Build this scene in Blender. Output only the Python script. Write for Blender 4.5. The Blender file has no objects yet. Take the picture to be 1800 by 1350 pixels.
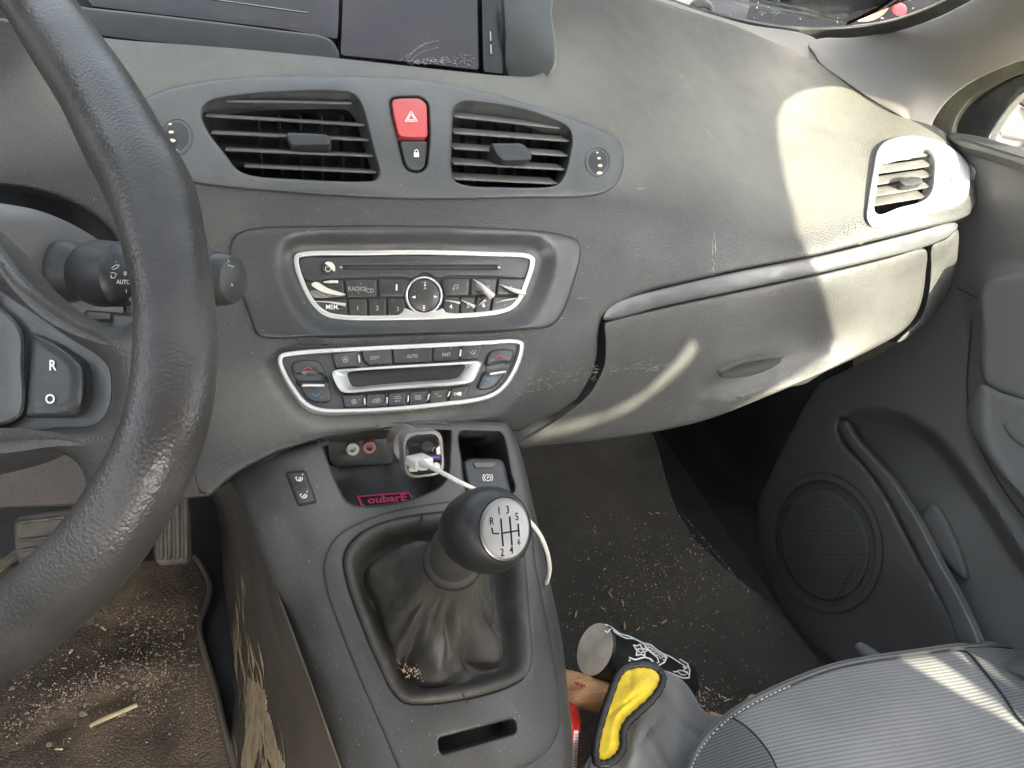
import bpy, bmesh, math, random
import numpy as np
from mathutils import Matrix, Vector
from mathutils.geometry import delaunay_2d_cdt
random.seed(7)
rng = np.random.RandomState(5)
SC = bpy.context.scene
COL = SC.collection
# ---------------------------------------------------------------- camera
F = 1360.0                       # focal length in photo pixels (photo 1800 x 1350)
_X = np.array([.916, .071, .395]); _Z = np.array([.2067, .76, -.616])
_X /= np.linalg.norm(_X); _Z -= _X*_Z.dot(_X); _Z /= np.linalg.norm(_Z)
_Xc = _X*[1, 1, -1]; _Zc = _Z*[1, 1, -1]; _Yc = np.cross(_Zc, _Xc)
R = np.array([_Xc, _Yc, _Zc])
EYE = np.array([0, 0, 1.25])
cam = bpy.data.cameras.new('camera'); camo = bpy.data.objects.new('camera', cam); COL.objects.link(camo)
camo.matrix_world = Matrix.Translation(Vector(EYE)) @ Matrix([list(r) for r in R]).to_4x4()
cam.sensor_width = 36; cam.lens = 36*F/1800; cam.clip_start = .02; cam.clip_end = 400
SC.camera = camo
# ---------------------------------------------------------------- world, sun, exposure
SUN = np.array([.27, -.80, .45]); SUN /= np.linalg.norm(SUN)
world = bpy.data.worlds.new('World'); SC.world = world; world.use_nodes = True
wn = world.node_tree
bgn = wn.nodes['Background']
sky = wn.nodes.new('ShaderNodeTexSky'); sky.sky_type = 'NISHITA'; sky.sun_disc = False
sky.sun_elevation = math.asin(SUN[2]); sky.sun_rotation = math.atan2(SUN[0], SUN[1])
sky.air_density = .7; sky.dust_density = 5; sky.ozone_density = .4
hs = wn.nodes.new('ShaderNodeHueSaturation'); hs.inputs['Saturation'].default_value = .32; wn.links.new(sky.outputs[0], hs.inputs['Color']); wn.links.new(hs.outputs[0], bgn.inputs[0]); bgn.inputs[1].default_value = .15
sl = bpy.data.lights.new('sun', 'SUN'); sl.energy = 3.4; sl.angle = math.radians(.45); sl.color = (1, .93, .72)
so = bpy.data.objects.new('sun', sl); COL.objects.link(so)
so.rotation_euler = Vector(-SUN).to_track_quat('-Z', 'Y').to_euler(); so.location = (3, -6, 5)
SC.view_settings.view_transform = 'Standard'; SC.view_settings.look = 'None'
SC.view_settings.gamma = 1; SC.view_settings.exposure = 2.95
SC.cycles.use_denoising = True
SC.cycles.max_bounces = 8; SC.cycles.diffuse_bounces = 5; SC.cycles.transparent_max_bounces = 12
SC.cycles.caustics_reflective = False; SC.cycles.caustics_refractive = False
SC.cycles.sample_clamp_indirect = 4

# ---------------------------------------------------------------- geometry kit
def ray(uv):
    uv = np.atleast_2d(np.asarray(uv, float))
    c = np.stack([(uv[:, 0]-900)/F, (675-uv[:, 1])/F, -np.ones(len(uv))], 1)
    return c @ R.T
class Surf:
    """a curved sheet in space through measured points; any line of sight meets it once"""
    def __init__(s, pts, mods=()):
        uv = np.array([[p[0], p[1]] for p in pts], float); r = ray(uv); d = []
        for p, q in zip(pts, r):
            k = p[2]
            if k == 'd': d.append(p[3])
            elif k == 'x': d.append(p[3]/q[0])
            elif k == 'y': d.append(p[3]/q[1])
            elif k == 'z': d.append((p[3]-EYE[2])/q[2])
            elif k == 'q': d.append((p[3]-EYE[2])/(q[2]-p[4]*q[1]))   # plane z = a + b*y
        w = 1/np.array(d); s.c = uv/1000; n = len(uv)
        s.mods = list(mods)
        if n == 3:
            s.wt = np.concatenate([np.zeros(3), np.linalg.solve(np.c_[np.ones(3), s.c], w)])
        else:
            K = s._k(s.c); Pm = np.c_[np.ones(n), s.c]
            A = np.zeros((n+3, n+3)); A[:n, :n] = K+np.eye(n)*1e-5; A[:n, n:] = Pm; A[n:, :n] = Pm.T
            s.wt = np.linalg.solve(A, np.r_[w, 0, 0, 0])
    def _k(s, x):
        r2 = ((x[:, None]-s.c[None])**2).sum(2)+1e-12
        return .5*r2*np.log(r2)
    def dep(s, uv):
        uv = np.atleast_2d(np.asarray(uv, float)); x = uv/1000
        d = 1/(s._k(x) @ s.wt[:-3] + np.c_[np.ones(len(x)), x] @ s.wt[-3:])
        for f in s.mods: d = d+f(uv)
        return d
    def pt(s, uv): return EYE + ray(uv)*s.dep(uv)[:, None]
    def nor(s, uv):
        uv = np.atleast_2d(np.asarray(uv, float)); e = 1.5
        a = s.pt(uv+[e, 0])-s.pt(uv-[e, 0]); b = s.pt(uv+[0, e])-s.pt(uv-[0, e])
        n = np.cross(b, a); n /= np.linalg.norm(n, axis=1)[:, None]
        rr = ray(uv); n[(n*rr).sum(1) > 0] *= -1
        return n
    def up(s, uv, h):
        """points h above the sheet, still on the same line of sight"""
        uv = np.atleast_2d(np.asarray(uv, float)); r = ray(uv); n = s.nor(uv)
        c = -(n*r).sum(1); c = np.maximum(c, .25*np.linalg.norm(r, axis=1))
        return EYE + r*(s.dep(uv)-np.asarray(h)/c)[:, None]
    def P(s, u, v, h=0): return s.up([(u, v)], h)[0]
    def moved(s, *mods):
        t = object.__new__(Surf); t.c = s.c; t.wt = s.wt; t.mods = s.mods+list(mods); return t

def sdist(uv, poly):
    """signed distance to polygon, negative inside"""
    a = np.asarray(poly, float); b = np.roll(a, -1, 0); p = np.asarray(uv, float)
    out = np.full(len(p), 1e9); ins = np.zeros(len(p), bool)
    for i in range(len(a)):
        e = b[i]-a[i]; w = p-a[i]; t = np.clip((w@e)/(e@e+1e-12), 0, 1)
        out = np.minimum(out, np.hypot(*(w-t[:, None]*e).T))
        c = ((a[i, 1] > p[:, 1]) != (b[i, 1] > p[:, 1]))
        xi = a[i, 0]+(p[:, 1]-a[i, 1])/(b[i, 1]-a[i, 1]+1e-12)*e[0]
        ins ^= c & (p[:, 0] < xi)
    out[ins] *= -1
    return out
def sst(x): x = np.clip(x, 0, 1); return x*x*(3-2*x)
def dent(poly, depth, fall, shift=0):
    return lambda uv: depth*sst((shift-sdist(uv, poly))/fall+.5)
def bump(u, v, ru, rv, h, ang=0):
    c, s_ = math.cos(ang), math.sin(ang)
    def f(uv):
        x = (uv[:, 0]-u)*c+(uv[:, 1]-v)*s_; y = -(uv[:, 0]-u)*s_+(uv[:, 1]-v)*c
        return h*np.exp(-(x/ru)**2-(y/rv)**2)
    return f

def sm(pts, n=6, closed=True):
    p = np.array(pts, float); m = len(p); out = []
    rg = range(m) if closed else range(m-1)
    for i in rg:
        if closed: a, b, c, d = p[(i-1) % m], p[i], p[(i+1) % m], p[(i+2) % m]
        else: a, b, c, d = p[max(i-1, 0)], p[i], p[i+1], p[min(i+2, m-1)]
        la = max(np.linalg.norm((b-a)[:3]), 1e-9)**.5; lb = max(np.linalg.norm((c-b)[:3]), 1e-9)**.5; lc = max(np.linalg.norm((d-c)[:3]), 1e-9)**.5
        m1 = (b-a)/la/(la+lb)*lb*1.0*lb if la > 1e-3 else (c-b)
        t1 = ((c-b)/lb - (c-a)/(la+lb) + (b-a)/la)*lb if la > 1e-3 else (c-b)
        t2 = ((d-c)/lc - (d-b)/(lb+lc) + (c-b)/lb)*lb if lc > 1e-3 else (c-b)
        for k in range(n):
            t = k/n; t_2 = t*t; t_3 = t_2*t
            out.append((2*t_3-3*t_2+1)*b+(t_3-2*t_2+t)*t1+(-2*t_3+3*t_2)*c+(t_3-t_2)*t2)
    if not closed: out.append(p[-1])
    return np.array(out)
def rr(pts, r, n=4):
    """polygon with rounded corners"""
    p = np.array(pts, float); m = len(p); out = []
    for i in range(m):
        a, b, c = p[i-1], p[i], p[(i+1) % m]
        ra = r[i] if hasattr(r, '__len__') else r
        q = min(ra, np.linalg.norm(a-b)*.48); w = min(ra, np.linalg.norm(c-b)*.48)
        s = b+(a-b)/np.linalg.norm(a-b)*q; e = b+(c-b)/np.linalg.norm(c-b)*w
        for k in range(n+1):
            t = k/n; out.append((1-t)**2*s+2*t*(1-t)*b+t*t*e)
    return np.array(out)
def circ(u, v, ru, rv=None, n=32, ang=0):
    rv = rv or ru; t = np.arange(n)*2*np.pi/n; x = ru*np.cos(t); y = rv*np.sin(t)
    return np.c_[u+x*math.cos(ang)-y*math.sin(ang), v+x*math.sin(ang)+y*math.cos(ang)]
def dens(p, step, closed=True):
    p = np.asarray(p, float); out = []; m = len(p)
    for i in range(m if closed else m-1):
        a, b = p[i], p[(i+1) % m]; k = max(1, int(np.linalg.norm(b-a)/step+.5))
        for j in range(k): out.append(a+(b-a)*j/k)
    if not closed: out.append(p[-1])
    return np.array(out)
def resamp(p, n):
    p = np.r_[p, p[:1]]; s_ = np.r_[0, np.cumsum(np.linalg.norm(np.diff(p, axis=0), axis=1))]; t = np.linspace(0, s_[-1], n+1)[:-1]
    return np.c_[np.interp(t, s_, p[:, 0]), np.interp(t, s_, p[:, 1])]
def unif(p, step):
    p = np.asarray(p, float); L = np.linalg.norm(np.roll(p, -1, 0)-p, axis=1).sum()
    return resamp(p, int(max(L/step, min(L/1.2, 36), 8)))
def area(p): x, y = np.asarray(p).T[:2]; return .5*(x*np.roll(y, -1)-np.roll(x, -1)*y).sum()
def inset(p, d):
    """move a closed loop to its inside by d (negative d: outside)"""
    p = np.asarray(p, float); s = 1 if area(p) > 0 else -1
    e = np.roll(p, -1, 0)-p; L = np.linalg.norm(e, axis=1); L[L < 1e-9] = 1e-9; e = e/L[:, None]
    nn = np.c_[-e[:, 1], e[:, 0]]*s; v = nn+np.roll(nn, 1, 0)
    l = np.linalg.norm(v, axis=1); l[l < .3] = .3; v = v/l[:, None]
    c = np.maximum((v*nn).sum(1), .5)
    return p+v*(np.asarray(d)/c)[:, None]

class MB:
    def __init__(s): s.v = []; s.f = []; s.n = 0
    def add(s, v, f):
        v = np.asarray(v, float).reshape(-1, 3); s.v.append(v); s.f += [tuple(int(i)+s.n for i in q) for q in f]; s.n += len(v); return s
    def strip(s, A, B, closed=True):
        n = len(A); v = np.r_[A, B]
        f = [(i, (i+1) % n, n+(i+1) % n, n+i) for i in range(n if closed else n-1)]
        return s.add(v, f)
    def loft(s, rings, closed=True, cap=(False, False)):
        n = len(rings[0]); v = np.concatenate(rings); f = []
        for k in range(len(rings)-1):
            for i in range(n if closed else n-1):
                j = (i+1) % n; f.append((k*n+i, k*n+j, (k+1)*n+j, (k+1)*n+i))
        s.add(v, f)
        if cap[0]: s.fan(rings[0])
        if cap[1]: s.fan(rings[-1])
        return s
    def fan(s, ring):
        n = len(ring); c = np.mean(ring, 0)
        return s.add(np.r_[ring, [c]], [(i, (i+1) % n, n) for i in range(n)])
    def tube(s, path, r, seg=10, flat=None, cap=True, closed=False):
        P = np.asarray(path, float); n = len(P); r = np.broadcast_to(np.asarray(r, float), (n,))
        rings = []; T = np.gradient(P, axis=0) if not closed else np.roll(P, -1, 0)-np.roll(P, 1, 0)
        T /= np.linalg.norm(T, axis=1)[:, None]
        N = np.cross(T[0], [0, 0, 1.]) if flat is None else np.asarray(flat, float)
        if np.linalg.norm(N) < 1e-3: N = np.array([1., 0, 0])
        for i in range(n):
            N0 = N if flat is None else np.asarray(flat, float)
            N = N0-T[i]*N0.dot(T[i]); N /= np.linalg.norm(N); B = np.cross(T[i], N)
            a = np.arange(seg)*2*np.pi/seg
            rings.append(P[i]+r[i]*(np.cos(a)[:, None]*N+np.sin(a)[:, None]*B))
        if closed: rings.append(rings[0])
        s.loft(rings, True, (cap and not closed, cap and not closed)); return s
    def box(s, c, ax, ay, az, hx, hy, hz, bev=0):
        c = np.asarray(c, float); ax, ay, az = [np.asarray(q, float) for q in (ax, ay, az)]
        if bev <= 0:
            v = [c+sx*hx*ax+sy*hy*ay+sz*hz*az for sz in (-1, 1) for sx, sy in ((-1, -1), (1, -1), (1, 1), (-1, 1))]
            return s.add(v, [(0, 3, 2, 1), (4, 5, 6, 7), (0, 1, 5, 4), (1, 2, 6, 5), (2, 3, 7, 6), (3, 0, 4, 7)])
        b = bev; rings = []
        for z, i in ((-hz, b), (-hz+b*.3, b*.3), (-hz+b, 0), (hz-b, 0), (hz-b*.3, b*.3), (hz, b)):
            q = rr([(-hx+i, -hy+i), (hx-i, -hy+i), (hx-i, hy-i), (-hx+i, hy-i)], b*1.2, 3)
            rings.append(np.array([c+a*ax+d*ay+z*az for a, d in q]))
        return s.loft(rings, True, (True, True))
    def lathe(s, o, axis, prof, seg=32, sx=1, ref=None):
        """prof: list of (distance along axis, radius)"""
        o = np.asarray(o, float); a = np.asarray(axis, float); a = a/np.linalg.norm(a)
        ref = np.array([0, 0, 1.]) if ref is None else np.asarray(ref, float)
        u = np.cross(a, ref); u /= np.linalg.norm(u); w = np.cross(a, u); t = np.arange(seg)*2*np.pi/seg
        rings = [o+a*z+r*(np.cos(t)[:, None]*u*sx+np.sin(t)[:, None]*w) for z, r in prof]
        return s.loft(rings, True, (prof[0][1] > 1e-6, prof[-1][1] > 1e-6))
    def ball(s, c, r, seg=10, sq=(1, 1, 1), rot=None, jit=0):
        rings = []; c = np.asarray(c, float)
        for k in range(1, seg//2+1-0):
            ph = math.pi*k/(seg//2+1); t = np.arange(seg)*2*np.pi/seg
            q = np.c_[np.sin(ph)*np.cos(t), np.sin(ph)*np.sin(t), np.full(seg, np.cos(ph))]
            rings.append(q)
        rings = [np.tile([[0, 0, 1.]], (seg, 1))*1.0]+rings+[np.tile([[0, 0, -1.]], (seg, 1))]
        o = []
        for q in rings:
            if jit: q = q*(1+jit*np.sin(q[:, :1]*5+q[:, 1:2]*7+c[0]*900))
            q = q*np.asarray(sq)*r
            if rot is not None: q = q@rot.T
            o.append(c+q)
        return s.loft(o)
    def plate(s, outer, S, h=.002, bev=.001, depth=.004, holes=(), hdepth=None, res=14, step=6, nb=3, wall=True, bulge=None, hbev=None):
        """solid sheet with rolled edges lying on S; loops are outlines on the sheet"""
        hdepth = depth if hdepth is None else hdepth
        loops = [(unif(outer, step), 1, depth)]+[(unif(q, step), -1, hdepth) for q in holes]
        inner = []
        for q, sg, dp in loops:
            dpt = S.dep(q).mean(); bv = bev if sg > 0 or hbev is None else hbev; rp = bv*F/dpt
            prev = None; N = S.nor(q)
            base = S.up(q, h-bv)
            if wall and dp > 0: s.strip(base-N*dp, base)
            prev = base
            for k in range(1, nb+1):
                a = k/nb*math.pi/2
                qi = inset(q, sg*rp*(1-math.cos(a))); cur = S.up(qi, h-bv+bv*math.sin(a))
                s.strip(prev, cur); prev = cur
            inner.append((qi if nb else q, sg))
        pts = []; con = []; face = []
        for q, sg in inner:
            i0 = len(pts); pts += [tuple(x) for x in q]; con += [(i0+i, i0+(i+1) % len(q)) for i in range(len(q))]
        nb_ = len(pts)
        o = inner[0][0]; lo, hi = o.min(0), o.max(0)
        gx = np.arange(lo[0]+res*.5, hi[0], res); gy = np.arange(lo[1]+res*.5, hi[1], res)
        if len(gx) and len(gy):
            g = np.array(np.meshgrid(gx, gy)).reshape(2, -1).T; g[:, 0] += (np.round(g[:, 1]/res) % 2)*res*.25
            keep = sdist(g, o) < -res*.35
            for q, sg in inner[1:]: keep &= sdist(g, q) > res*.35
            pts += [tuple(x) for x in g[keep]]
        V, E_, Fc, *_ = delaunay_2d_cdt([Vector(p) for p in pts], con, [], 0, 1e-6)
        V = np.array([(p.x, p.y) for p in V]); Fc = np.array([f for f in Fc if len(f) == 3])
        cen = V[Fc].mean(1); k = sdist(cen, o) < 0
        for q, sg in inner[1:]: k &= sdist(cen, q) > 0
        A_ = V[Fc]; e1 = A_[:, 1]-A_[:, 0]; e2 = A_[:, 2]-A_[:, 0]; ar = abs(e1[:, 0]*e2[:, 1]-e1[:, 1]*e2[:, 0])
        lm = np.max([np.linalg.norm(A_[:, i]-A_[:, i-1], axis=1) for i in range(3)], 0)
        Fc = Fc[k & (ar/lm > .04)]; hh = h
        if bulge is not None: hh = h+bulge*sst(-sdist(V, o)/ (min(hi-lo)*.35))
        s.add(S.up(V, hh), Fc)
        return s
    def ribbon(s, path, w, S, h, closed=False):
        p = np.asarray(path, float); n = len(p)
        t = np.gradient(p, axis=0) if not closed else np.roll(p, -1, 0)-np.roll(p, 1, 0)
        t /= np.maximum(np.linalg.norm(t, axis=1), 1e-9)[:, None]; nn = np.c_[-t[:, 1], t[:, 0]]
        w = np.broadcast_to(np.asarray(w, float), (n,))[:, None]/2
        return s.strip(S.up(p-nn*w, h), S.up(p+nn*w, h), closed)

def disc(b, u, v, ru, rv, S, h, n=6):
    c = circ(u, v, ru, rv, n); b.add(S.up(np.r_[c, [(u, v)]], h), [(i, (i+1) % n, n) for i in range(n)])
def build(mb, name, mat, parent=None, sharp=38, label=None, merge=True):
    V = np.concatenate(mb.v)
    root = parent
    while root is not None and root.parent is not None: root = root.parent
    if root is not None: V = V-np.array(root.location)
    me = bpy.data.meshes.new(name)
    me.from_pydata(V.tolist(), [], mb.f)
    bm = bmesh.new(); bm.from_mesh(me)
    if merge: bmesh.ops.remove_doubles(bm, verts=bm.verts, dist=2e-6)
    bmesh.ops.recalc_face_normals(bm, faces=bm.faces)
    bm.to_mesh(me); bm.free()
    me.materials.append(mat); me.shade_smooth(); me.set_sharp_from_angle(angle=math.radians(sharp))
    o = bpy.data.objects.new(name, me); COL.objects.link(o)
    if parent is not None: o.parent = parent
    if label: o['label'] = label
    return o
def solo(mb, name, mat, label, cat, group=None, kind=None, sharp=38):
    """a thing made of one mesh, its origin at the middle of its own base"""
    V = np.concatenate(mb.v); c = np.array([*(V.min(0)+V.max(0))[:2]/2, V[:, 2].min()])
    mb.v = [V-c]; o = build(mb, name, mat, None, sharp); o.location = c
    if label: o['label'] = label
    if cat: o['category'] = cat
    if group: o['group'] = group
    if kind: o['kind'] = kind
    return o
def thing(name, label, cat, loc, group=None):
    o = bpy.data.objects.new(name, None); COL.objects.link(o); o.location = tuple(float(x) for x in loc)
    o.empty_display_size = .02; o['label'] = label; o['category'] = cat
    if group: o['group'] = group
    return o

_tc = {}
def glyphs(txt, bold=0):
    k = (txt, bold)
    if k not in _tc:
        cu = bpy.data.curves.new('t', 'FONT'); cu.body = txt; cu.size = 1; cu.align_x = 'CENTER'; cu.align_y = 'CENTER'
        cu.offset = bold; cu.resolution_u = 3
        ob = bpy.data.objects.new('t', cu); me = bpy.data.meshes.new_from_object(ob)
        v = np.array([x.co[:2] for x in me.vertices]); f = [tuple(p.vertices) for p in me.polygons]
        bpy.data.objects.remove(ob); bpy.data.curves.remove(cu); bpy.data.meshes.remove(me); _tc[k] = (v, f)
    return _tc[k]
def text(mb, txt, u, v, size, S, h, ex=(1, 0), ey=(0, -1), bold=.01, wide=1.):
    V, f = glyphs(txt, bold); V = V*size
    uv = np.array([u, v])+V[:, :1]*np.array(ex)*wide+V[:, 1:]*np.array(ey)
    mb.add(S.up(uv, h), f); return mb
def strokes(mb, lines, w, S, h):
    for l in lines:
        l = np.asarray(l, float); mb.ribbon(dens(l, 4, False), w, S, h)
    return mb

# ---------------------------------------------------------------- materials
def mat(name, col, rough=.5, metal=0, grain=0, gscale=900, bumpd=.0006, dust=0, dcol=(.30, .27, .21), dscale=9, speck=0, spec=.5,
        mottle=.0, coat=0, sheen=0, top=0, tcol=(.30, .29, .25), fleck=(.55, .5, .42), dthr=.5):
    m = bpy.data.materials.new(name); m.use_nodes = True; N = m.node_tree.nodes; L = m.node_tree.links
    b = N['Principled BSDF']; b.inputs['Roughness'].default_value = rough; b.inputs['Metallic'].default_value = metal
    b.inputs['Specular IOR Level'].default_value = spec; b.inputs['Coat Weight'].default_value = coat
    b.inputs['Sheen Weight'].default_value = sheen; b.inputs['Sheen Roughness'].default_value = .4
    tc = N.new('ShaderNodeTexCoord'); co = tc.outputs['Object']
    def noise(sc, det=4, rg=.55, off=0):
        n = N.new('ShaderNodeTexNoise'); n.inputs['Scale'].default_value = sc; n.inputs['Detail'].default_value = det
        n.inputs['Roughness'].default_value = rg; L.new(co, n.inputs['Vector'])
        return n.outputs[0]
    def ramp(src, a, c, v0=0, v1=1):
        r = N.new('ShaderNodeMapRange'); r.inputs[1].default_value = a; r.inputs[2].default_value = c
        r.inputs[3].default_value = v0; r.inputs[4].default_value = v1; r.interpolation_type = 'SMOOTHSTEP'
        L.new(src, r.inputs[0]); return r.outputs[0]
    def mix(fac, A, B):
        x = N.new('ShaderNodeMix'); x.data_type = 'RGBA'
        if isinstance(fac, (int, float)): x.inputs[0].default_value = fac
        else: L.new(fac, x.inputs[0])
        for s_, q in ((x.inputs[6], A), (x.inputs[7], B)):
            if isinstance(q, tuple): s_.default_value = (*q[:3], 1)
            else: L.new(q, s_)
        return x.outputs[2]
    c = col
    if mottle:
        c = mix(ramp(noise(14, 5), .3, .7), tuple(x*(1-mottle) for x in col), tuple(min(1, x*(1+mottle)) for x in col))
    if dust:
        a = ramp(noise(dscale, 7, .65), dthr-.12, dthr+.22, dust*.25, dust)
        c = mix(a, c, dcol)
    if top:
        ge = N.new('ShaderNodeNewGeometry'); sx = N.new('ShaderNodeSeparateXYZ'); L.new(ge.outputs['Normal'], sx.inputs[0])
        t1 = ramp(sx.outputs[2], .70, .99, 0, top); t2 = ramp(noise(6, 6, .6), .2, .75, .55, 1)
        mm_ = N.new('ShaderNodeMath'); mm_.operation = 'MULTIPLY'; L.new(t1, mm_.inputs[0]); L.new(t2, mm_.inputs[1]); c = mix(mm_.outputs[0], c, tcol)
    if speck:
        c = mix(ramp(noise(800, 2, .5), .72-.05*speck, .80-.05*speck), c, fleck)
    if isinstance(c, tuple): b.inputs['Base Color'].default_value = (*c, 1)
    else: L.new(c, b.inputs['Base Color'])
    rn = ramp(noise(23, 5), .3, .7, max(0, rough-.07), min(1, rough+.07)); L.new(rn, b.inputs['Roughness'])
    if grain:
        v = N.new('ShaderNodeTexVoronoi'); v.feature = 'SMOOTH_F1'; v.inputs['Scale'].default_value = gscale; v.inputs['Smoothness'].default_value = .4
        w = N.new('ShaderNodeTexNoise'); w.inputs['Scale'].default_value = gscale*.35; L.new(co, w.inputs['Vector'])
        va = N.new('ShaderNodeVectorMath'); va.operation = 'MULTIPLY_ADD'; va.inputs[1].default_value = (1.1/gscale,)*3
        L.new(w.outputs[1], va.inputs[0]); L.new(co, va.inputs[2]); L.new(va.outputs[0], v.inputs['Vector'])
        bp = N.new('ShaderNodeBump'); bp.inputs['Strength'].default_value = grain; bp.inputs['Distance'].default_value = bumpd; bp.invert = True
        L.new(v.outputs['Distance'], bp.inputs['Height']); L.new(bp.outputs[0], b.inputs['Normal'])
    m['k'] = 1
    return m
DK = (.034, .036, .038)
M = dict(
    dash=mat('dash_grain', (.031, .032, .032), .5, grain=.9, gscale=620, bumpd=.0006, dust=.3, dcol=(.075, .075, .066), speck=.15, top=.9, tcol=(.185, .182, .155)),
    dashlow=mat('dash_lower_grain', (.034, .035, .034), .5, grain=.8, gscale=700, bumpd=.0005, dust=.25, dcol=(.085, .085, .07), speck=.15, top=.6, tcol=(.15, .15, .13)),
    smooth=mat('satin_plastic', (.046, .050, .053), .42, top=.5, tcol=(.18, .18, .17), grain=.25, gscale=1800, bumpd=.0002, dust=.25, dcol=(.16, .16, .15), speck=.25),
    smoothd=mat('satin_plastic_dark', (.026, .028, .030), .42, grain=.2, gscale=1800, bumpd=.0002, dust=.18, dcol=(.13, .13, .12), speck=.2),
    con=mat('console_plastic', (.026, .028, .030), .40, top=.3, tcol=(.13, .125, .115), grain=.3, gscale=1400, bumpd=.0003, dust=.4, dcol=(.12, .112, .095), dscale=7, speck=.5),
    side=mat('console_side_plastic', (.042, .039, .036), .5, grain=.3, gscale=1000, bumpd=.0003, dust=.6, dcol=(.15, .115, .08), dscale=6, speck=.2, dthr=.48),
    gloss=mat('gloss_black', (.014, .014, .016), .22, dust=.2, dcol=(.1, .1, .09), speck=.5),
    btn=mat('button_black', (.022, .023, .024), .38, dust=.25, dcol=(.12, .115, .10), dscale=40, speck=.7),
    dark=mat('dark_cavity', (.016, .017, .018), .7),
    chrome=mat('satin_silver', (.55, .55, .53), .36, metal=.5, mottle=.06),
    silver=mat('silver_paint', (.72, .72, .70), .35, metal=.35, dust=.1),
    white=mat('white_print', (.75, .75, .72), .5),
    grey=mat('grey_print', (.35, .35, .33), .5),
    red=mat('hazard_red', (.50, .055, .06), .4, dust=.2, dcol=(.5, .3, .27)),
    redp=mat('red_print', (.45, .035, .05), .5), bluep=mat('blue_print', (.025, .17, .38), .5),
    dot=mat('cream_print', (.75, .66, .48), .5),
    leather=mat('wheel_leather', (.034, .033, .032), .36, grain=.8, gscale=620, bumpd=.00028, dust=.3, dcol=(.09, .085, .075), mottle=.4, dscale=22),
    boot=mat('boot_leather', (.024, .025, .025), .52, grain=.35, gscale=800, bumpd=.0003, dust=.45, dcol=(.17, .145, .105), dscale=14, speck=.4, dthr=.54),
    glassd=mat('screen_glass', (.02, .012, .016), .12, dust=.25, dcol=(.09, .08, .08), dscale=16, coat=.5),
    knob=mat('knob_plastic', (.018, .018, .018), .36, grain=.2, gscale=1200, bumpd=.0002, mottle=.2),
    metal=mat('brushed_metal', (.21, .21, .205), .38, metal=1, mottle=.04),
    film=mat('peeling_film', (.62, .60, .53), .4),
    carpet=mat('carpet', (.034, .034, .032), .95, grain=1, gscale=420, bumpd=.002, dust=.5, dcol=(.085, .078, .065), dscale=8, speck=.6, spec=.1, fleck=(.34, .29, .22)),
    carpetd=mat('driver_carpet', (.034, .031, .028), .95, grain=1, gscale=380, bumpd=.002, dust=.8, dcol=(.19, .145, .10), dscale=10, speck=.8, spec=.1, fleck=(.5, .38, .26)),  # real dust, its warm colour also standing in for sunlight on the mat
    darkc=mat('dark_carpet', (.030, .032, .034), .9, grain=.6, gscale=500, bumpd=.002, spec=.2),
    doorp=mat('door_plastic', (.125, .127, .126), .48, grain=.4, gscale=700, bumpd=.0003, dust=.14, dcol=(.11, .11, .10)),
    doorl=mat('door_soft', (.15, .153, .153), .6, grain=.3, gscale=900, bumpd=.0003, dust=.3, dcol=(.17, .16, .14)),
    rubber=mat('rubber', (.015, .017, .018), .45, dust=.35, dcol=(.12, .12, .10), dscale=30),
    pillar=mat('pillar_trim', (.27, .257, .235), .6, grain=.25, gscale=900, bumpd=.0002),
    pedal=mat('pedal_rubber', (.04, .037, .033), .6, dust=.5, dcol=(.19, .16, .12), dscale=30),
    purple=mat('purple_tongue', (.22, .06, .5), .4),
    gun=mat('gunmetal', (.36, .34, .32), .35, metal=.7),
    pink=mat('pink_vinyl', (.75, .03, .16), .45),
    plug=mat('white_cable', (.66, .64, .58), .4),
    slat=mat('slat_plastic', (.05, .052, .054), .45, dust=.7, dcol=(.15, .145, .125), dscale=40, top=.5, tcol=(.22, .21, .18)),
    recess=mat('recess_grey', (.13, .13, .122), .5, grain=.3, gscale=1200, bumpd=.0002, dust=.4, dcol=(.2, .2, .18)), )
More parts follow.
